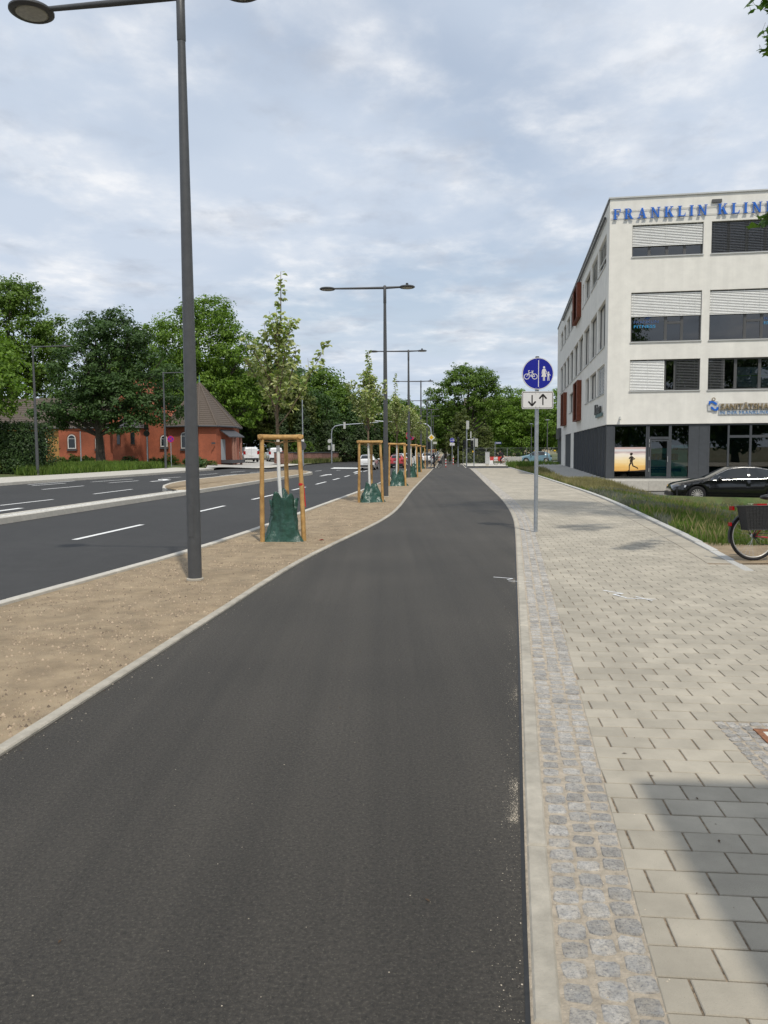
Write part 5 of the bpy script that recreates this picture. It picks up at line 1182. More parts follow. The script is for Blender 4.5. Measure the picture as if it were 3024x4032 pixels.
# ================================================================ TREES AND PLANTS
import numpy as np
M_bark = mat('bark', (.075, .062, .048), .95, var=.3, vscale=6, bump=1.0, bscale=14)
LM = dict(dark=leaf_mat('leaf_dark', (.034, .075, .020), (.078, .138, .036), .26), mid=leaf_mat('leaf_mid', (.060, .120, .015), (.140, .220, .032), .32), bright=leaf_mat('leaf_bright', (.085, .160, .018), (.175, .280, .036), .35),
          olive=leaf_mat('leaf_olive', (.060, .085, .018), (.120, .145, .035), .25), conifer=leaf_mat('leaf_conifer', (.024, .048, .014), (.055, .085, .022), .15), hedge=leaf_mat('leaf_hedge', (.024, .052, .014), (.050, .090, .020), .15), near=leaf_mat('leaf_maple', (.035, .085, .012), (.080, .150, .020), .35))
def leaf_mesh(name, cen, nrm, size, m, rs, aspect=.62, att=None):
    """one rhombic leaf per centre, normal roughly nrm"""
    N_ = len(cen); a = rs.normal(size=(N_, 3)); t = np.cross(nrm, a); t /= np.linalg.norm(t, axis=1, keepdims=True)+1e-9; s = np.cross(nrm, t)
    sz = (size*rs.uniform(.6, 1.25, N_))[:, None]; t = t*sz; s = s*sz*aspect; bend = nrm*sz*.18
    v = np.stack([cen-t, cen-s*.9+bend, cen+t*.9, cen+s*.9+bend], 1).reshape(-1, 3)
    me = bpy.data.meshes.new(name); me.vertices.add(N_*4); me.vertices.foreach_set('co', v.astype(np.float32).ravel())
    me.loops.add(N_*4); me.loops.foreach_set('vertex_index', np.arange(N_*4, dtype=np.int32)); me.polygons.add(N_); me.polygons.foreach_set('loop_start', np.arange(0, N_*4, 4, dtype=np.int32))
    try: me.polygons.foreach_set('loop_total', np.full(N_, 4, dtype=np.int32))
    except Exception: pass
    me.materials.append(m); me.update(calc_edges=True)
    at = me.attributes.new('rnd', 'FLOAT', 'FACE'); at.data.foreach_set('value', (rs.random(N_) if att is None else att).astype(np.float32)); return me
def crown_points(lobes, n_cl, per, cl_r, rs, shell=.55):
    """clumps spread through ellipsoid lobes (cx,cy,cz,rx,ry,rz): returns leaf centres, normals, clump tone"""
    L_ = np.array(lobes, float); vol = np.cbrt(L_[:, 3]*L_[:, 4]*L_[:, 5])**2; pick = rs.choice(len(L_), n_cl, p=vol/vol.sum()); d = rs.normal(size=(n_cl, 3)); d /= np.linalg.norm(d, axis=1, keepdims=True)
    rad = shell+(1.03-shell)*rs.random(n_cl)**.55; c = L_[pick, :3]+d*L_[pick, 3:]*rad[:, None]
    d[:, 2] = np.where(d[:, 2] < -.3, d[:, 2]*.6, d[:, 2])
    cen = np.repeat(c, per, 0); dn = np.repeat(d, per, 0); o = rs.normal(size=cen.shape); o /= np.linalg.norm(o, axis=1, keepdims=True); rr = cl_r*np.repeat(rs.uniform(.6, 1.35, n_cl), per)*rs.random(len(cen))**.45
    cen = cen+o*rr[:, None]*np.array([1, 1, .62]); nr = dn*.45+o*.55+np.array([0, 0, .45])+rs.normal(size=cen.shape)*.42; nr /= np.linalg.norm(nr, axis=1, keepdims=True)
    tone = np.clip(np.repeat(rs.random(n_cl), per)*.6+rs.random(len(cen))*.4, 0, 1); return cen, nr, tone
def big_tree(name, H, lobes, kind, n_cl=420, per=26, cl_r=.75, leaf=.20, seed=1, trunk_r=.32, shell=.5, trunk_top=None, limbs=True):
    rs = np.random.RandomState(seed); r = random.Random(seed); root = empty(name)
    tt = trunk_top or min(l[2]-l[5]*.3 for l in lobes); b = MB(); bend = (r.uniform(-.2, .2), r.uniform(-.2, .2))
    b.tube([(0, 0, -.4), (0, 0, .15), (bend[0]*.4, bend[1]*.4, tt*.5), (bend[0], bend[1], tt), (bend[0]*1.2, bend[1]*1.2, H*.8)], [trunk_r*1.5, trunk_r*1.12, trunk_r*.9, trunk_r*.72, trunk_r*.12], 12)
    autosmooth(b.build('trunk', M_bark, root))
    if limbs:
        lb = MB()
        for (cx, cy, cz, rx, ry, rz) in lobes:
            for k in range(3):
                s = Vector((bend[0], bend[1], tt*(.75+.22*k))); e = Vector((cx+rx*r.uniform(-.6, .6), cy+ry*r.uniform(-.6, .6), cz+rz*r.uniform(-.3, .7))); m = s.lerp(e, .5)+Vector((r.uniform(-.5, .5), r.uniform(-.5, .5), -.1*(e-s).length+.3))
                lb.tube([s, m, e], [trunk_r*.42, trunk_r*.24, trunk_r*.06], 7)
                for q in range(2):
                    e2 = m.lerp(e, r.uniform(.2, .6)); t = e2+Vector((r.uniform(-1, 1)*rx*.6, r.uniform(-1, 1)*ry*.6, r.uniform(-.2, .6)*rz)); lb.tube([e2, e2.lerp(t, .5)+Vector((0, 0, .15)), t], [trunk_r*.14, trunk_r*.09, trunk_r*.03], 5)
        autosmooth(lb.build('limbs', M_bark, root))
    cen, nr, tone = crown_points(lobes, n_cl, per, cl_r, rs, shell); o = bpy.data.objects.new('crown', leaf_mesh('crown', cen, nr, leaf, LM[kind], rs, att=tone)); link(o, root); o['kind'] = 'stuff'
    return root
def T_(o, x, y, label, group=None, rz=0.0, s=1.0, z=None, cat='tree'):
    o.location = (x, y, (zg(x, y) if z is None else z)-.05); o.rotation_euler = (0, 0, rz); o.scale = (s, s, s); tag(o, label, cat, group); return o
# dark broad tree in front of the brick building
dt = big_tree('broad_tree', 14.8, [(1.6, 0, 9.6, 3.6, 3.4, 4.2), (-1.6, -.3, 8.4, 3.0, 3.2, 3.4), (5.0, .2, 7.8, 3.0, 3.2, 3.2), (-2.2, 0, 5.2, 2.7, 3, 1.6), (5.2, 0, 5.2, 2.8, 3, 1.7), (2.8, -1.2, 12.0, 2.6, 2.4, 2.2), (-.2, .6, 12.4, 2.0, 2.2, 2.0), (1.8, -2.2, 6.0, 3, 2, 2.2), (3.2, -2.4, 4.0, 2.2, 1.6, 1.3), (-4.0, -.6, 4.6, 2.0, 2, 1.2)], 'dark', 900, 44, .72, .145, 3, .42, .45, 3.6)
T_(dt, -26.6, 74.2, 'broad dark green tree with a thick trunk standing before the red brick building', s=1.0)
lt = big_tree('tall_tree', 24, [(0, 0, 17, 5.2, 5, 6.0), (3.6, -1, 13.5, 4.2, 4.2, 4.4), (-4, 0, 12.5, 4.5, 4.2, 5), (1.5, 0, 21, 3, 3, 2.6), (6.5, 0, 16, 2.4, 2.4, 2.4), (5.2, 0, 10, 3, 3, 3)], 'mid', 850, 38, .95, .21, 5, .5, .5, 8)
T_(lt, -48.5, 103, 'tall loose green tree rising behind the light green tree by the hedge')
ch = big_tree('chestnut_tree', 22.5, [(0, 0, 15.5, 6.2, 6, 6.4), (-4.6, -.6, 13.8, 4.6, 4.6, 5.4), (4.8, -.6, 12.6, 4.4, 4.6, 5.2), (0, -2, 9.0, 6, 4.4, 4.6), (5.4, 0, 8.0, 3.6, 3.6, 4), (-5.6, 0, 8.4, 3.6, 3.6, 4), (1.5, -1, 19.3, 4, 4, 2.8)], 'bright', 1000, 42, 1.05, .215, 8, .6, .55, 5)
T_(ch, -25.3, 110, 'large rounded bright green chestnut tree behind the steep roofed brick pavilion')
yl = big_tree('light_green_tree', 8.2, [(0, 0, 6.2, 2.0, 2, 2.0), (1.0, -.3, 4.6, 1.5, 1.5, 1.3), (-1.0, 0, 4.6, 1.6, 1.6, 1.4)], 'bright', 300, 24, .5, .13, 9, .10, .3, 2.2)
T_(yl, -22.3, 44.6, 'slender light green tree with a thin pale trunk beside the clipped hedge')
ol = big_tree('olive_tree_mass', 13.5, [(0, 0, 9, 3.4, 3, 4), (-2.5, 0, 6.5, 2.8, 2.6, 3), (2.4, 0, 7, 2.6, 2.6, 3.4)], 'olive', 420, 24, .8, .22, 12, .3, .45, 2.5); ol.name = 'olive_green_tree'
T_(ol, -14.6, 116, 'olive green tree behind the first staked tree, right of the chestnut')
wood = [big_tree('woodland_tree', 12.5, [(0, 0, 7.6, 4.2, 4, 4.4), (-2.5, 0, 5, 3.2, 3, 3.4), (2.8, 0, 5.2, 3.2, 3, 3.4), (.8, 0, 10.6, 2.2, 2.2, 1.8)], 'mid', 460, 24, .95, .25, 14, .35, .5, 2.0), big_tree('woodland_tree', 12, [(0, 0, 6.4, 4, 4, 4.8), (2.2, -.5, 4, 3, 3, 3), (-2.2, .4, 4.2, 3, 3, 3.2), (-.8, 0, 9.8, 2, 2, 1.8)], 'dark', 460, 24, .9, .24, 17, .35, .5, 2)]
k = 0
for (x, y, v, s, rz) in ((-10.5, 121, 1, .95, 0), (-7.5, 133, 0, 1.0, 1), (-4.5, 131, 1, .85, 2), (-1.5, 140, 0, .95, 3), (1.5, 152, 1, 1.0, 4), (4.0, 168, 0, 1.0, 5), (5.5, 186, 1, 1.0, .5), (-17, 134, 1, 1.45, 1.5), (-11, 146, 0, 1.35, 2.2), (-32, 124, 1, 1.5, .4), (-40, 118, 0, 1.3, 1.1), (-55, 92, 1, 1.4, 1.9), (-62, 108, 0, 1.8, 2.6), (-34, 100, 1, .8, 3), (8, 205, 0, 1.1, 3.5), (-20.5, 121, 1, 1.2, .7), (-15, 127, 0, 1.1, 1.9), (-26, 128, 1, 1.4, 2.9)):
    o = wood[v] if k == v else copy_tree(wood[v]) if k > 1 else wood[v]; k += 1
    T_(o, x, y, ('mid' if v == 0 else 'dark')+' green tree in the wood behind the sandstone wall and brick building', 'trees of the wood behind the wall', rz, s)
con = big_tree('conifer', 9, [(0, 0, 2.2, 2.1, 2.1, 2.2), (0, 0, 4.4, 1.6, 1.6, 2.2), (0, 0, 6.6, 1.0, 1.0, 2.0)], 'conifer', 330, 22, .55, .20, 19, .22, .6, 7, False)
for i, (x, y, s) in enumerate(((-8.6, 118, .75), (-6.2, 120, .7), (-3.8, 124, .72), (-1.4, 129, .75), (-11.5, 113, .9), (-14.5, 111, .8))):
    o = con if i == 0 else copy_tree(con); T_(o, x, y, 'dark conifer standing close behind the sandstone wall', 'conifers behind the wall', i*1.3, s)
# right-hand trees beyond the crossing
rt = big_tree('spreading_tree', 16, [(0, 0, 11.4, 4.6, 4.4, 4.2), (-3.8, 0, 9.4, 3.8, 3.6, 3.6), (4.0, 0, 9.2, 3.8, 3.8, 3.4), (-1, 0, 13.6, 3, 3, 2.4), (6.4, 0, 7.0, 3, 3, 2.2), (-5.6, 0, 6.8, 2.8, 2.8, 2.2), (2.2, 0, 13, 2.4, 2.4, 2.2)], 'mid', 640, 40, .80, .20, 21, .45, .62, 4.2)
T_(rt, 14.2, 131, 'large spreading green tree with open crown beyond the side street')
sh = big_tree('columnar_tree', 7.4, [(0, 0, 5.0, 1.3, 1.3, 2.2), (-.6, 0, 3, 1.7, 1.7, 2.0), (.9, 0, 2.6, 1.6, 1.6, 1.8), (0, 0, 1.2, 2.0, 1.8, 1.2)], 'olive', 420, 24, .5, .16, 23, .16, .4, 1.5)
T_(sh, 10.6, 106, 'feathery yellowish green young tree in front of the large spreading tree')
sh2 = copy_tree(sh); T_(sh2, 13.4, 104.5, 'low feathery green bush tree beside the columnar one, behind the fence', None, 2.0, .72)
bt = [big_tree('lush_tree', 11.5, [(0, 0, 7, 3.8, 3.6, 4), (-2.6, 0, 5, 3, 3, 3), (2.8, 0, 5, 3, 3, 3), (0, -1, 2.6, 3.4, 3, 2)], 'bright', 560, 34, .8, .19, 27, .3, .5, 2.0)]
for i, (x, y, s, rz) in enumerate(((22.5, 128, .95, 0), (28, 124, 1.05, 1.2), (19, 142, 1.0, 2.0), (34, 120, 1.1, 3), (25.5, 150, 1.2, 4))):
    o = bt[0] if i == 0 else copy_tree(bt[0]); T_(o, x, y, 'lush green tree behind the site fence next to the clinic', 'lush trees behind the site fence', rz, s)
for i, (x, y, s) in enumerate(((12.6, 160, .9), (17, 172, 1), (9.5, 196, .9), (14, 205, 1.0), (22, 182, 1.1))):
    o = copy_tree(wood[i % 2]); T_(o, x, y, 'far green tree closing the view along the cycle path', 'far trees at the end of the path', i*1.1, s)
# trees behind the viewer, seen only as reflections in the shop windows
for i, (x, y, s) in enumerate(((16, -16, 1.1), (24, -20, 1.2), (33, -14, 1.1), (42, -20, 1.2), (8, -24, 1.2), (0, -22, 1.1))):
    o = copy_tree(wood[i % 2]); T_(o, x, y, 'green street tree behind the viewpoint, mirrored in the shop glass', 'trees behind the viewpoint', i*1.7, s)
# maple whose branch tips reach into the picture at the upper right and whose crown shades the pavement
def maple_leaf(b, p, d, up, L, r):
    d = d.normalized(); s = d.cross(up); s = s.normalized() if s.length > 1e-4 else d.orthogonal().normalized(); n = s.cross(d); n0 = len(b.v); b.av = r.random()
    out = [(0, 0), (-.22, .10), (-.52, .05), (-.42, .28), (-.62, .55), (-.32, .55), (-.22, .78), (0, 1.05), (.22, .78), (.32, .55), (.62, .55), (.42, .28), (.52, .05), (.22, .10)]
    b.v.append(tuple(p+d*(.4*L)+n*(.06*L)))
    for (x, y) in out: b.v.append(tuple(p+s*(x*L)+d*(y*L)-n*(abs(x)*.22*L+.05*L*y*y)))
    for i in range(len(out)): b.face((n0, n0+1+i, n0+1+(i+1) % len(out)))
def _maple():
    root = big_tree('maple_tree', 14.5, [(.6, .6, 8.0, 2.6, 3.4, 3.0), (1.0, 0, 11.0, 3.2, 3.6, 2.6), (-2.6, 1.2, 13.6, 2.4, 2.6, 1.5), (-2.4, 2.6, 13.4, 2.0, 1.8, 1.4)], 'near', 520, 26, .6, .12, 31, .2, .4, 4.2)
    root.location = (9.6, 12.2, -.05); tag(root, 'maple tree beside the verge whose lobed leaves hang into view at the top right', 'tree')
    r = random.Random(8); lf = MB(); lf.av = 0.0; tw = MB(); o = Vector((9.6, 12.2, 0))
    for (a, e, sp, n) in ((Vector((7.0, 11.6, 5.6)), Vector((4.66, 9.75, 4.42)), .13, 60), (Vector((7.0, 11.6, 5.5)), Vector((4.85, 9.75, 4.45)), .17, 60), (Vector((7.4, 11.6, 8.6)), Vector((5.22, 11.3, 7.75)), .20, 90), (Vector((7.6, 11.6, 8.2)), Vector((5.30, 11.1, 7.2)), .17, 70)):
        m = a.lerp(e, .5)+Vector((0, 0, .25)); tw.tube([a-o, m-o, e-o], [.02, .012, .004], 6)
        for i in range(n):
            t = .45+.55*r.random()**.4; p = (a.lerp(m, t*2) if t < .5 else m.lerp(e, t*2-1))+Vector((r.uniform(-sp, sp), r.uniform(-sp, sp), r.uniform(-sp*1.1, sp*.6)))
            dv = Vector((r.uniform(-1, .6), r.uniform(-1, .6), r.uniform(-.8, .1))); tw.tube([p-o, p-o-dv.normalized()*.06+Vector((0, 0, .05))], .002, 4, False); maple_leaf(lf, p-o, dv, Vector((r.uniform(-.5, .5), r.uniform(-.6, .2), 1)), r.uniform(.10, .16), r)
    tag(tw.build('twigs', M_bark, root), kind='stuff'); tag(lf.build('leaf_sprays', LM['near'], root), kind='stuff')
_maple()

# hedges, bushes, grass
def blob(name, lobes, kind, n, per, clr, leaf, seed, shell=.75):
    rs = np.random.RandomState(seed); cen, nr, tone = crown_points(lobes, n, per, clr, rs, shell); o = bpy.data.objects.new(name, leaf_mesh(name, cen, nr, leaf, LM[kind], rs, att=tone)); return link(o)
def _hedge():
    rs = np.random.RandomState(41); N_ = 17000; root = empty('clipped_hedge', (-23.6, 46.6, zg(-22, 46)), -.12)
    face = rs.choice(4, N_, p=[.5, .2, .15, .15]); u, v, w = rs.random(N_), rs.random(N_), rs.random(N_)**2; LX, LY, LZ = 3.6, 1.6, 2.75; c = np.zeros((N_, 3)); nn = np.zeros((N_, 3)); dpt = w*.30
    c[:, 0] = (u-.5)*2*LX; c[:, 1] = (v-.5)*2*LY; c[:, 2] = v*LZ
    m = face == 0; c[m, 1] = -LY+dpt[m]; nn[m] = (0, -1, .3); c[m, 2] = v[m]*LZ
    m = face == 1; c[m, 2] = LZ-dpt[m]*.6; nn[m] = (0, -.1, 1); c[m, 1] = (v[m]-.5)*2*LY
    for f, sgn in ((2, 1), (3, -1)): m = face == f; c[m, 0] = sgn*(LX-dpt[m]); c[m, 1] = (u[m]-.5)*2*LY; c[m, 2] = v[m]*LZ; nn[m] = (sgn, 0, .3)
    c += rs.normal(size=c.shape)*.06*(1+1.6*(np.sin(c[:, :1]*3.1+c[:, 2:]*2.3)*.5+.5)); nn += rs.normal(size=nn.shape)*.5; nn /= np.linalg.norm(nn, axis=1, keepdims=True)
    o = bpy.data.objects.new('foliage', leaf_mesh('foliage', c, nn, .085, LM['hedge'], rs)); link(o, root); o['kind'] = 'stuff'
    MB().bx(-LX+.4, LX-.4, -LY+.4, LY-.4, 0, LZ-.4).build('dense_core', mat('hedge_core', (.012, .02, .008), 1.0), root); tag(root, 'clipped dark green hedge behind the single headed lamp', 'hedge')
_hedge()
for i, (x, y, s, kd, lab) in enumerate(((-31.6, 80.0, .9, 'mid', 'low leafy shrub at the foot of the ochre and brick wall'), (-33.8, 81.5, .7, 'olive', 'small yellowish shrub under the arched brick window'), (-29.6, 78.5, .8, 'mid', 'round green shrub left of the thick tree trunk'), (-24.8, 77, .8, 'dark', 'dark shrub at the foot of the thick tree trunk'), (-19.9, 81.0, .7, 'olive', 'low shrub by the pavilion corner'), (-21.6, 79.5, 1.0, 'mid', 'bushy shrub between the no-stopping sign and the brick wall'), (-23.2, 80, .7, 'olive', 'small shrub under the bay of the brick building'), (-17.6, 80.3, .6, 'olive', 'low flowering shrub at the drive edge'), (-22.6, 45.0, .9, 'olive', 'loose shrub under the light green tree'), (-17.2, 72.0, 1.0, 'dark', 'shrub below the second single lamp'))):
    o = blob('shrub', [(0, 0, .5, 1.0, .7, .55), (.5, 0, .35, .7, .6, .4), (-.6, .1, .4, .6, .5, .45)], kd, 70, 18, .25, .10, 60+i, .3); o.location = (x, y, zg(x, y)-.05); o.scale = (s, s, s); tag(o, lab, 'shrub')
for i, (x, y) in enumerate(((-11.9, 109.5), (-10.6, 110))):
    o = blob('round_bush', [(0, 0, 1.1, .95, .95, 1.4)], 'mid', 170, 20, .14, .10, 80+i, .9); o.location = (x, y, zg(x, y)+.3); tag(o, 'clipped egg shaped bush behind the sandstone wall', 'bush', 'egg shaped bushes')
def grass(name, pts, hmin, hmax, wid, m, seed, lean=.35, parent=None, label=None):
    rs = np.random.RandomState(seed); p = np.array(pts, float); N_ = len(p); a = rs.random(N_)*6.283; h = rs.uniform(hmin, hmax, N_); d = np.stack([np.cos(a), np.sin(a), np.zeros(N_)], 1); ln = (rs.random(N_)*lean)[:, None]; b2 = rs.random(N_)*6.283; ld = np.stack([np.cos(b2), np.sin(b2), np.zeros(N_)], 1)
    up = np.array([0, 0, 1.0]); w = (wid*rs.uniform(.6, 1.3, N_))[:, None]; H_ = h[:, None]
    v = np.stack([p-d*w, p+d*w, p+ld*ln*H_*.35+up*H_*.6+d*w*.7, p+ld*ln*H_+up*H_], 1).reshape(-1, 3)
    me = bpy.data.meshes.new(name); me.vertices.add(N_*4); me.vertices.foreach_set('co', v.astype(np.float32).ravel()); me.loops.add(N_*4); me.loops.foreach_set('vertex_index', np.arange(N_*4, dtype=np.int32)); me.polygons.add(N_); me.polygons.foreach_set('loop_start', np.arange(0, N_*4, 4, dtype=np.int32))
    try: me.polygons.foreach_set('loop_total', np.full(N_, 4, dtype=np.int32))
    except Exception: pass
    me.materials.append(m); me.update(calc_edges=True); at = me.attributes.new('rnd', 'FLOAT', 'FACE'); at.data.foreach_set('value', rs.random(N_).astype(np.float32)); o = bpy.data.objects.new(name, me); link(o, parent); o['kind'] = 'stuff'
    if label: o['label'] = label; o['category'] = 'grass'
    return o
M_grass = leaf_mat('grass_blade', (.070, .135, .020), (.165, .225, .050), .38); M_dry = leaf_mat('grass_dry', (.20, .18, .08), (.30, .26, .14), .3); M_purp = leaf_mat('grey_violet_plant', (.14, .16, .12), (.22, .21, .21), .3)
def _grass():
    r = random.Random(5); G, D_, V_ = [], [], []
    for _ in range(150000):
        y = 12.7+26*r.random()**1.5; lim = min(vx_out(y), max(SK(y)+2, 2.5+y*.60)); x = SK(y)+.17+(lim-SK(y)-.25)*r.random()
        if y < 13.2 and x < 6.6 and r.random() < .7: continue
        n = mnoise.noise(Vector((x*.5, y*.5, 0))); p = (x, y, vz(x, y)-.03)
        q = r.random(); near = ss(.0, 1.2, x-SK(y))
        if n > .12 and q < .65 and 16 < y < 30: V_.append(p)
        elif q < .05+.22*ss(26, 33, y): D_.append(p)
        elif q < .35+.65*near: G.append(p)
    for _ in range(7000):
        y = 38.5+24*r.random(); a = SK(y)+.2; x = a+(vx_out(y)-a)*r.random(); (D_ if r.random() < .4 else G).append((x, y, vz(x, y)-.03))
    grass('verge_grass', G, .05, .17, .0048, M_grass, 1, .6, None, 'tall green grass on the verge between pavement and car park'); grass('dry_verge_grass', D_, .12, .30, .003, M_dry, 2, .5, None, 'straw coloured seeding grass stalks among the green verge grass'); grass('grey_verge_plants', V_, .08, .22, .007, M_purp, 3, .5, None, 'greyish violet low plants in the verge before the black car')
    F = []
    for _ in range(15000):
        y = 43+18*r.random(); x = FK(y)-3.35-(1.0+5.5*r.random()) + .9*r.random()
        if x < -20+.12*(y-45) and y < 47: continue
        F.append((x, y, zg(x, y)-.05))
    grass('far_grass', F, .25, .62, .02, M_grass, 4, .5, None, 'tall bright green grass strip behind the far pavement')
    W_ = []
    for _ in range(6000):
        y = 96+60*r.random(); x = -11.2+.16*(y-98)+r.uniform(0, 1.6); W_.append((x, y, zg(x, y)-.02))
    grass('wall_foot_weeds', W_, .2, .8, .03, leaf_mat('weed', (.07, .11, .03), (.20, .20, .08), .3), 6, .6, None, 'ragged weeds along the foot of the sandstone wall')
    S_ = []
    for _ in range(2600):
        y = 76+14*r.random(); x = SK(y)+1.5+5*r.random(); S_.append((x, y, zg(x, y)-.02))
    grass('corner_grass', S_, .25, .75, .02, M_grass, 7, .5, None, 'tall green grass tuft beside the concrete block')
_grass()
# ================================================================ BRICK BUILDING ON THE LEFT
M_brick = mat('red_brick', (.34, .100, .052), .9, var=.16, vscale=9, bump=.4, bscale=30, patch=(.5, .2), speck=(3.5, .5, (.16, .055, .035), .5))
M_brickd = mat('brick_trim', (.20, .075, .045), .9, var=.2, vscale=10)
M_ochre = mat('ochre_render', (.44, .23, .075), .9, var=.1, vscale=2)
M_tile = mat('brown_tiles', (.105, .083, .066), .85, var=.2, vscale=6, bump=.5, bscale=20, rnd=.12)
M_slate = mat('slate', (.065, .066, .072), .6, var=.2, vscale=8, bump=.4, bscale=20)
M_wfr = mat('white_window_frame', (.70, .70, .68), .5)
def _church():
    z0 = .35; B = empty('brick_building', (0, 0, 0)); tag(B, 'low red brick chapel building with arched white windows, steep tiled pavilion roof and ochre wing', 'building')
    def wallpoly(fp, zt, m, name='wall'):
        b = MB(); b.prism([(x, y, -.3) for x, y in fp], (0, 0, zt+.3)); return recalc(b.build(name, m, B))
    wallpoly([(-48, 86.6), (-34.8, 85.0), (-34.6, 95), (-48, 96)], 4.05, M_ochre, 'ochre_wing')
    wallpoly([(-34.75, 84.6), (-28.6, 84.2), (-28.6, 95), (-34.5, 95)], 4.05, M_brick)
    bay = [(-28.9, 84.4), (-28.4, 82.9), (-26.9, 82.2), (-25.5, 82.9), (-25.2, 84.4)]; wallpoly(bay+[(-25.2, 85), (-28.9, 85)], 3.95, M_brick, 'bay')
    g = MB(); g.prism([(-29.2, 84.35, -.3), (-22.7, 84.35, -.3), (-22.7, 84.35, 5.2), (-24.3, 84.35, 6.2), (-26.6, 84.35, 9.4), (-29.2, 84.35, 5.4)], (0, 10, 0)); recalc(g.build('gable', M_brick, B))
    def roof(pts, apex, m, name='roof', rows=0):
        b = MB(); n = len(pts)
        for i in range(n):
            p, q = Vector(pts[i]), Vector(pts[(i+1) % n]); a1, a2 = (Vector(apex[0]), Vector(apex[-1])) if len(apex) > 1 else (Vector(apex[0]),)*2
            if rows:
                for k in range(rows):
                    t0, t1 = k/rows, (k+1)/rows; lift = Vector((0, 0, .05))
                    A, Bq, C, D = p.lerp(a1, t0), q.lerp(a2, t0), q.lerp(a2, t1)+lift*0, p.lerp(a1, t1)
                    b.poly([A+lift, Bq+lift, C, D]); b.poly([A, Bq, Bq+lift, A+lift])
            else: b.poly([p, q, a2] if a1 == a2 else [p, q, a2, a1])
        return b.build(name, m, B)
    # lean-to roofs over the wings
    for (x0, x1, ya, yb, m) in ((-48.5, -29.0, 86.3, 91, M_tile),):
        r = MB(); rows = 14
        for k in range(rows):
            t0, t1 = k/rows, (k+1)/rows; z = lambda t: 4.05+3.6*t; y = lambda t, e: (84.0 if e else 86.2)+6*t
            r.poly([(x0, y(t0, 0), z(t0)+.05), (x1, y(t0, 1), z(t0)+.05), (x1, y(t1, 1), z(t1)), (x0, y(t1, 0), z(t1))]); r.poly([(x0, y(t0, 0), z(t0)), (x1, y(t0, 1), z(t0)), (x1, y(t0, 1), z(t0)+.05), (x0, y(t0, 0), z(t0)+.05)])
        r.build('roof', m, B); gt = MB().tube([(x0, 86.1, 4.03), (x1, 83.9, 4.03)], .07, 8); gt.build('gutter', M_slate, B)
    e = [(x*1.0+(x+27)*.10, y-.15, 3.98) for x, y in bay]; roof(e, [(-27.0, 84.4, 5.6)], M_slate, 'bay_roof'); ev = MB()
    for p, q in zip(e, e[1:]): ev.tube([p, q], .07, 6)
    ev.build('bay_eave', M_slate, B)
    for (a, c) in ((0, 1), (1, 2), (2, 3)):
        p, q = Vector((*bay[a], 0)), Vector((*bay[a+1], 0)); m = p.lerp(q, .5); d = (q-p).normalized(); n = Vector((d.y, -d.x, 0)); f = MB()
        for (w, z1, z2, o, mt, nm) in ((.26, 2.15, 3.55, .03, M_brickd, 'window_surround'), (.19, 2.28, 3.48, .05, M_autoglass, 'window')):
            f = MB(); f.prism([m-d*w+n*.0+Vector((0, 0, z1)), m+d*w+Vector((0, 0, z1)), m+d*w+Vector((0, 0, z2)), m-d*w+Vector((0, 0, z2))], n*o); recalc(f.build(nm, mt, B))
    # pavilion with the steep roof
    pv = [(-22.9, 84.2), (-19.3, 82.7), (-17.7, 83.6), (-16.5, 86.8), (-16.8, 92), (-22.9, 93)]; wallpoly(pv, 4.1, M_brick, 'pavilion')
    cx, cy = -19.7, 87.6; eo = [(x+(x-cx)*.09, y+(y-cy)*.09, 4.12) for x, y in pv]; roof(eo, [(-20.3, 87.8, 9.0)], M_tile, 'pavilion_roof', 22); ev = MB(); hp = MB()
    for p, q in zip(eo, eo[1:]+eo[:1]): ev.tube([p, q], .11, 6); hp.tube([Vector(p)+Vector((0, 0, .05)), Vector((-20.3, 87.8, 9.03))], .10, 6)
    ev.build('eave', M_slate, B); hp.build('hip_ridges', M_tile, B); MB().tube([(-20.3, 87.8, 8.9), (-20.3, 87.8, 9.9)], [.10, .02], 8).build('finial', mat('copper_green', (.12, .24, .20), .6), B)
    # porch
    d = Vector((-16.5+17.7, 86.8-83.6, 0)).normalized(); n = Vector((d.y, -d.x, 0)); o = Vector((-17.45, 84.25, 0)); rf = MB()
    A = o+n*.0+Vector((0, 0, 3.7)); Bq = o+d*2.9+Vector((0, 0, 3.7)); C = o+d*2.9+n*1.3+Vector((0, 0, 2.95)); D = o-d*.2+n*1.3+Vector((0, 0, 2.95)); rf.prism([A, Bq, C, D], (0, 0, .10)); recalc(rf.build('porch_roof', M_slate, B))
    for t in (1.0, 1.45, 2.6): p = o+d*t+n*1.0; MB().tube([(p.x, p.y, 0), (p.x, p.y, 3.1)], .14, 10).build('porch_column', mat('sandstone', (.30, .15, .11), .9, var=.2, vscale=5), B)
    MB().prism([o+d*.1+n*.05+Vector((0, 0, .2)), o+d*2.8+n*.05+Vector((0, 0, .2)), o+d*2.8+n*1.3+Vector((0, 0, .2)), o+d*.1+n*1.3+Vector((0, 0, .2))], (0, 0, .35)).build('porch_steps', M_slate, B)
    dr = MB(); p = o+d*.55; dr.prism([p-d*.4+n*.02+Vector((0, 0, .55)), p+d*.4+n*.02+Vector((0, 0, .55)), p+d*.4+n*.02+Vector((0, 0, 2.75)), p-d*.4+n*.02+Vector((0, 0, 2.75))], n*.06); recalc(dr.build('door', mat('grey_door', (.33, .36, .38), .6), B))
    q = o-d*1.3+n*.02; nb = MB(); nb.prism([q-d*.35+Vector((0, 0, 2.25)), q+d*.35+Vector((0, 0, 2.25)), q+d*.35+Vector((0, 0, 2.42)), q-d*.35+Vector((0, 0, 2.42))], n*.03); recalc(nb.build('name_plate', M_slate, B))
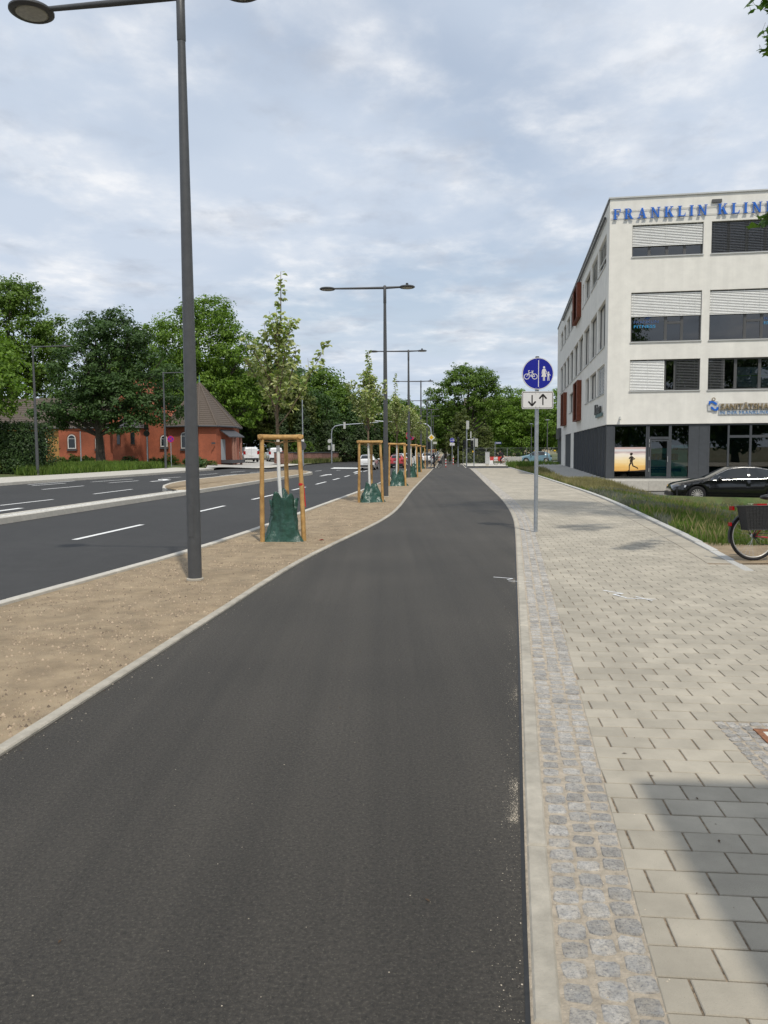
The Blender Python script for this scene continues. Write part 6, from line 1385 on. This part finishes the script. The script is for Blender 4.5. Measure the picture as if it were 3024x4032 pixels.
    # arched windows
    def arch(px, py, dx, dy, w, zb, zt_):
        d = Vector((dx, dy, 0)).normalized(); n = Vector((d.y, -d.x, 0)); base = Vector((px, py, 0))
        def shape(w_, b_, t_): return [base-d*w_+Vector((0, 0, b_)), base+d*w_+Vector((0, 0, b_))]+[base+d*(w_*math.cos(a))+Vector((0, 0, t_-w_+w_*math.sin(a))) for a in [math.pi*i/10 for i in range(11)]]
        s = MB(); s.prism(shape(w*1.3, zb-.15, zt_+.15), n*.05); so = recalc(s.build('window_surround', M_brickd, B)); f = MB(); f.prism(shape(w, zb, zt_), n*.08); recalc(f.build('frame', M_wfr, so))
        for (k0, k1) in (((zb+.10), zt_-w*1.05), ((zt_-w*.92), zt_-.08)):
            g = MB()
            if k1 < zt_-w*.95: g.prism([base-d*(w-.09)+Vector((0, 0, k0)), base+d*(w-.09)+Vector((0, 0, k0)), base+d*(w-.09)+Vector((0, 0, k1)), base-d*(w-.09)+Vector((0, 0, k1))], n*.095)
            else: g.prism([base-d*(w-.09)+Vector((0, 0, k0)), base+d*(w-.09)+Vector((0, 0, k0))]+[base+d*((w-.09)*math.cos(a))+Vector((0, 0, k0+(w-.12)*math.sin(a))) for a in [math.pi*i/8 for i in range(1, 8)]], n*.095)
            recalc(g.build('pane', M_autoglass, so))
        sl = MB(); sl.prism([base-d*w*1.25+Vector((0, 0, zb-.22)), base+d*w*1.25+Vector((0, 0, zb-.22)), base+d*w*1.25+Vector((0, 0, zb-.06)), base-d*w*1.25+Vector((0, 0, zb-.06))], n*.16); recalc(sl.build('sill', M_slate, so))
    arch(-36.6, 85.2, 1, -.12, .38, 1.7, 3.05); arch(-33.3, 84.5, 1, -.06, .44, 1.85, 3.35); arch(-30.3, 84.3, 1, -.06, .42, 1.85, 3.2); arch(-21.0, 83.42, 1, -.4167, .40, 1.8, 3.5); arch(-23.4, 84.3, 1, 0, .36, 2.0, 3.2)
    MB().tube([(-25.1, 84.1, .2), (-25.1, 84.1, 4)], .06, 8).build('downpipe', M_slate, B)
_church()

# ---- sandstone boundary wall
def _wall():
    M_sst = mat('sandstone_wall', (.26, .135, .10), .95, var=.3, vscale=3, bump=.6, bscale=9, rnd=.2); B = empty('boundary_wall'); tag(B, 'long low red sandstone wall with dark coping beside the road', 'wall')
    pts = [(-13.2, 96), (-11.4, 98), (-9.4, 106), (-5.6, 126), (-1.2, 156), (4, 190)]
    r = random.Random(2); pts = [Vector(p) for p in pts]
    for p, q in zip(pts, pts[1:]):
        d = (q-p); n = max(1, int(d.length/1.6)); a = math.atan2(d.y, d.x)
        for i in range(n):
            c = p+d*(i+.5)/n; z = zg(c.x, c.y)
            for k in range(2 if c.y < 125 else 1):
                hh = .33 if c.y < 125 else .66
                MB().box((0, 0, hh), (d.length/n/2-.012, .2+r.uniform(-.015, .015), hh-.008)).build('stone', M_sst, B, loc=(c.x, c.y, z-.02+k*.66), rz=a)
            MB().box((0, 0, .06), (d.length/n/2-.004, .26, .06)).build('coping', M_slate, B, loc=(c.x, c.y, z+1.295), rz=a)
_wall()

# ================================================================ TRAFFIC LIGHTS, SIGNS, STREET FURNITURE AT THE CROSSING
M_sig = mat('signal_black', (.012, .014, .014), .5); M_sigback = mat('signal_pale', (.50, .51, .48), .6); M_green = mat('signal_green', (.02, .5, .25), .4, emit=((.05, .9, .4), 1.6)); M_redl = mat('signal_red', (.6, .06, .02), .4, emit=((1, .12, .02), 1.3)); M_off = mat('signal_off', (.03, .03, .03), .3)
M_yel = mat('sign_yellow', (.75, .45, .01), .5); M_rw = mat('post_red', (.55, .04, .03), .5); M_sred = mat('sign_red', (.50, .015, .06), .45)
def signal(par, x, z, lit=None, n=3, face=-1, board=False, y=-.16, w=.15):
    """signal head; face -1 looks at the viewer, +1 shows its pale back"""
    h = MB().bx(x-w, x+w, y-.09, y+.09, z, z+.30*n); o = h.build('signal_head', M_sig if face < 0 else M_sigback, par)
    for k in range(n):
        zc = z+.15+.3*k; l = MB().lathe([(.095, -.005), (.095, .005)], 14, (x, y+face*.096, zc), 'y'); l.build('lamp', (M_green if lit == 'g' and k == 0 else M_redl if lit == 'r' and k == n-1 else M_off), o)
        v = MB().lathe([(.115, 0), (.115, face*.16)], 12, (x, y+face*.09, zc), 'y'); v.build('visor', M_sig, o)
    if board: MB().bx(x-w*1.7, x+w*1.7, y+.095, y+.11, z-.1, z+.30*n+.1).build('backing_board', M_sigback, o)
    return o
def mast(name, x, y, rz, parts, label, H=3.2, arm=None, cat='traffic light', r=.06):
    root = empty(name, (x, y, zg(x, y)), rz); tag(root, label, cat)
    if arm:
        L_, ah = arm; s = 1 if L_ > 0 else -1; pts = [(0, 0, -.1), (0, 0, ah-1.2), (s*.12, 0, ah-.55), (s*.5, 0, ah-.15), (s*1.2, 0, ah), (L_, 0, ah+.35)]; autosmooth(MB().tube(pts, [.10, .09, .085, .08, .075, .05], 12).build('mast_arm', M_galv, root))
    else: autosmooth(MB().tube([(0, 0, -.1), (0, 0, H)], r, 12).build('post', M_galv, root))
    for p in parts: p(root)
    return root
mast('signal_mast', -7.1, 107.8, 0, [lambda r: signal(r, 1.8, 4.6, None, 3, 1), lambda r: signal(r, -.32, 1.75, None, 2, 1), lambda r: signal(r, .26, 1.6, None, 3, 1), lambda r: MB().lathe([(.28, -.02), (.28, .02)], 20, (-.25, -.1, 2.95), 'y').build('round_board', M_sigback, r)], 'grey curved signal mast with arm over the road beside the sandstone wall', arm=(6.4, 5.1))
mast('signal_mast', 5.5, 91, 0, [lambda r: signal(r, -7.4, 4.35, 'r', 3, -1), lambda r: signal(r, -.28, 1.9, None, 3, -1), lambda r: MB().bx(.18, .62, -.1, .06, 2.5, 2.75).build('small_board', M_sigback, r),
      lambda r: (lambda d: (MB().prism([(0, -.135, .42), (.42, -.135, 0), (0, -.135, -.42), (-.42, -.135, 0)], (0, .02, 0)).build('white_diamond', M_sw, d), MB().prism([(0, -.14, .27), (.27, -.14, 0), (0, -.14, -.27), (-.27, -.14, 0)], (0, .004, 0)).build('yellow_diamond', M_yel, d)))(empty('priority_sign', (0, 0, 3.25), 0, r))], 'curved signal mast carrying the yellow diamond priority sign, arm reaching left', arm=(-7.8, 4.9))
mast('signal_post', 7.96, 84.4, 0, [lambda r: signal(r, 0, 2.25, 'g', 3, -1, w=.12)], 'slim signal post showing green at the cycle crossing', H=3.2, r=.055)
mast('signal_post', 9.0, 85.6, 0, [lambda r: signal(r, .08, 4.05, None, 3, 1), lambda r: signal(r, -.26, 1.95, 'g', 3, -1), lambda r: signal(r, .55, 1.95, None, 3, -1), lambda r: MB().tube([(0, 0, 2.9), (.45, 0, 2.95), (.45, 0, 3.1)], .03, 6).build('bracket', M_galv, r), lambda r: MB().bx(.38, .52, -.05, .05, 3.1, 3.8).build('detector', M_sigback, r)], 'tall signal post with pale signal backs and side bracket', H=4.2, r=.07)
mast('signal_post', 10.0, 87.4, 0, [lambda r: signal(r, -.22, 2.15, None, 3, 1, w=.16), lambda r: signal(r, .24, 2.15, None, 3, 1, w=.16)], 'post with two pale signal backs side by side before the fence', H=3.2, r=.06)
cb = empty('switch_cabinet', (11.55, 87.9, zg(11.5, 88)), -.1); tag(cb, 'light grey switch cabinet on a concrete foot at the pavement corner', 'cabinet'); M_cab = mat('cabinet_grey', (.52, .53, .53), .6, var=.05); MB().bx(-.235, .235, -.18, .18, .26, 1.52).build('body', M_cab, cb); MB().bx(-.25, .25, -.195, .195, 1.521, 1.57).build('lid', M_cab, cb); MB().bx(-.18, .18, -.14, .14, -.1, .259).build('foot', M_concL, cb); MB().bx(.16, .19, -.19, -.18, .85, 1.0).build('handle', M_dgrey, cb)
def rwpost(x, y, H, lab):
    root = empty('guide_post', (x, y, zg(x, y))); tag(root, lab, 'bollard'); n = 6
    for k in range(n): MB().lathe([(.055, H*k/n), (.055, H*(k+1)/n)], 12).build('band', M_rw if k % 2 == 0 else M_sw, root, smooth=False)
rwpost(6.56, 83.3, .9, 'red and white guide post on the cycle crossing'); rwpost(7.4, 105.5, 1.1, 'red and white guide post farther along the cycle path'); rwpost(8.62, 97.8, 1.0, 'red and white post below the far blue path sign')
nm = empty('street_name_sign', (13.2, 93.6, zg(13, 93)), .1); tag(nm, 'blue street name plate on a thin post near the concrete block', 'sign'); MB().tube([(0, 0, -.1), (0, 0, 2.75)], .03, 8).build('post', M_galv, nm); MB().bx(.03, .75, -.02, .0, 2.48, 2.72).build('plate', mat('plate_blue', (.04, .06, .22), .5), nm); MB().bx(.09, .69, -.026, -.021, 2.57, 2.63).build('lettering', M_sw, nm)
cbk = MB().cbox((0, 0, .45), (1.1, .3, .45), .03); o = cbk.build('concrete_block', mat('block_concrete', (.36, .36, .34), .9, var=.15, vscale=3, bump=.3, bscale=30), loc=(16.3, 99.5, zg(16, 99)), rz=-.1); tag(o, 'pale concrete barrier block beside the blue grey car', 'barrier')
bar = empty('site_barrier', (14.6, 101, zg(14.6, 101)), -.05); tag(bar, 'red and white construction barrier behind the cyclist', 'barrier')
for k in range(6): MB().bx(-1.5+.5*k, -1.0+.5*k-.004, -.02, .02, .35, .85).build('panel', M_rw if k % 2 else M_sw, bar)
MB().bx(-1.5, 1.5, -.025, .025, .851, .90).build('top_rail', M_rw, bar)
for x in (-1.3, 1.3): MB().bx(x-.04, x+.04, -.2, .2, 0, .36).build('foot', M_galv, bar)
wbx = MB().cbox((0, 0, .25), (.3, .25, .25), .02).build('white_box', M_sw, loc=(12.9, 95.5, zg(13, 95)), rz=.1); tag(wbx, 'small white box standing by the name sign post', 'box')
# mesh site fence
fn = empty('site_fence'); tag(fn, 'wire mesh construction fence panels in front of the lush trees', 'fence'); pts = [(9.6, 95.8), (12.8, 98.5), (16.2, 103.5), (19.6, 108.5), (23, 112.5), (26.4, 114)]
M_wire = mat('fence_wire', (.32, .34, .34), .5, .6)
for p, q in zip(pts, pts[1:]):
    p, q = Vector(p), Vector(q); f = MB(); L_ = (q-p).length; a = math.atan2((q-p).y, (q-p).x)
    f.tube([(.05, 0, .05), (.05, 0, 2.0), (L_-.05, 0, 2.0), (L_-.05, 0, .05), (.05, 0, .08)], .022, 6)
    for k in range(1, 24): x = .05+(L_-.1)*k/24; f.tube([(x, 0, .06), (x, 0, 2.0)], .003, 3, False)
    for k in range(1, 10): z = .06+1.94*k/10; f.tube([(.05, .004, z), (L_-.05, .004, z)], .003, 3, False)
    po = f.build('fence_panel', M_wire, fn, loc=(p.x, p.y, zg(p.x, p.y)), rz=a); MB().cbox((0, 0, .06), (.35, .12, .06), .01).build('foot', M_concL, fn, loc=(p.x, p.y, zg(p.x, p.y)), rz=a+1.57)
    if int(p.x) % 2: MB().bx(L_*.4, L_*.4+.35, -.03, -.01, 1.5, 1.68).build('notice', M_yel, po)
# no stopping signs
def nostop(x, y, z, lab, R_=.3, post=True, H=2.3):
    root = empty('no_stopping_sign', (x, y, zg(x, y)), .1); tag(root, lab, 'sign'); MB().tube([(0, 0, -.1), (0, 0, H)], .035, 8).build('post', M_galv, root)
    d = MB().lathe([(R_, -.055), (R_, -.045)], 28, (0, 0, H-R_), 'y'); dp = d.build('red_plate', M_sred, root); f = MB(); disc(f, (0, H-R_), R_*.80, -.0565, 24); f.build('blue_face', mat('no_stop_blue', (.10, .02, .30), .45), dp); g = MB(); strip(g, (-R_*.56, H-R_+R_*.56), (R_*.56, H-R_-R_*.56), R_*.10, -.058); strip(g, (-R_*.56, H-R_-R_*.56), (R_*.56, H-R_+R_*.56), R_*.10, -.0585); recalc(g.build('red_cross', M_sred, dp))
nostop(-17.9, 66.5, 0, 'round red and blue no stopping sign before the brick building', .29, True, 2.55); nostop(2.5, 73.5, 0, 'round red and blue no stopping sign behind the third street lamp', .45, True, 3.6)
# plain masts and signs on the far pavement
for (x, y, H, lab) in ((-27.6, 72, 3.0, 'thin white post before the brick wall'), (-22.9, 76.5, 3.9, 'grey post with sign backs near the bay of the brick building')):
    o = empty('sign_post', (x, y, zg(x, y))); tag(o, lab, 'post'); MB().tube([(0, 0, -.1), (0, 0, H)], .05, 8).build('post', M_galv, o)
    if H > 3.5: MB().lathe([(.3, -.06), (.3, -.04)], 20, (0, 0, 3.0), 'y').build('sign_back', M_slate, o); MB().bx(-.22, .2, -.06, -.04, 3.35, 3.85).build('sign_back', M_slate, o)
o = empty('round_sign', (-5.9, 57.2, zg(-6, 57))); tag(o, 'post with a dark round sign back at the tip of the median island', 'sign'); MB().tube([(0, 0, -.1), (0, 0, 2.2)], .03, 8).build('post', M_galv, o); MB().lathe([(.32, -.05), (.32, -.03)], 24, (.0, 0, 1.85), 'y').build('sign_back', M_slate, o)
o = empty('tall_post', (-9.4, 92, zg(-9.4, 92))); tag(o, 'tall grey post left of the sandstone wall', 'post'); MB().tube([(0, 0, -.1), (0, 0, 8)], [.09, .05], 10).build('post', M_galv, o); MB().bx(-.15, .15, -.12, .12, 2.6, 3.0).build('box', M_sw, o)
# slim lamps and a bicycle rack near the clinic's far corner
for (x, y, H) in ((20.0, 107, 5.2), (20.3, 98, 5.4)):
    o = empty('path_lamp', (x, y, zg(x, y))); tag(o, 'slim grey post lamp with flat top behind the path sign', 'street lamp', 'slim flat topped lamps'); MB().tube([(0, 0, -.1), (0, 0, H)], .06, 8).build('post', M_lamp, o); MB().lathe([(.30, 0), (.32, .03), (.05, .09)], 16, (0, 0, H)).build('lamp_head', M_galv, o)
rk = empty('bicycle_rack', (19.2, 88.6, zg(19, 88)), -.1); tag(rk, 'low metal railing with dark bags near the far clinic corner', 'railing')
MB().tube([(-1.6, 0, 0), (-1.6, 0, .85), (1.6, 0, .85), (1.6, 0, 0)], .03, 8).build('rail', M_galv, rk); MB().tube([(-1.6, 0, .45), (1.6, 0, .45)], .022, 8).build('lower_rail', M_galv, rk)
bn = MB().cbox((0, 0, .5), (.42, .35, .5), .06); o = bn.build('grey_bin', mat('bin_grey', (.40, .44, .44), .6, var=.1), loc=(21.4, 86.5, zg(21, 86))); tag(o, 'pale grey box bin by the far corner of the clinic', 'bin'); MB().bx(-.40, .40, -.3, .3, 1.0, 1.12).build('lid', M_dgrey, o); MB().bx(-.5, .5, -.4, .4, 0, .1).build('foot', M_dgrey, o)
# pale building behind the trees
bb_ = empty('pale_building', (27, 172, -.35), -.1); tag(bb_, 'pale beige building glimpsed between the trees behind the barrier', 'building'); M_bei = mat('beige_render', (.62, .50, .36), .9, var=.08, vscale=.5)
MB().bx(-9, 9, 0, 12, -.3, 9.5).build('wall', M_bei, bb_); r = MB(); r.prism([(-9.5, -.5, 9.5), (9.5, -.5, 9.5), (9.5, 6, 13), (-9.5, 6, 13)], (0, 0, .2)); recalc(r.build('roof', M_tile, bb_))
for x in (-6.5, -2.2, 2.2, 6.5):
    for z in (1.4, 5.2): MB().bx(x-.8, x+.8, -.06, -.005, z, z+1.9).build('window', M_autoglass, bb_)
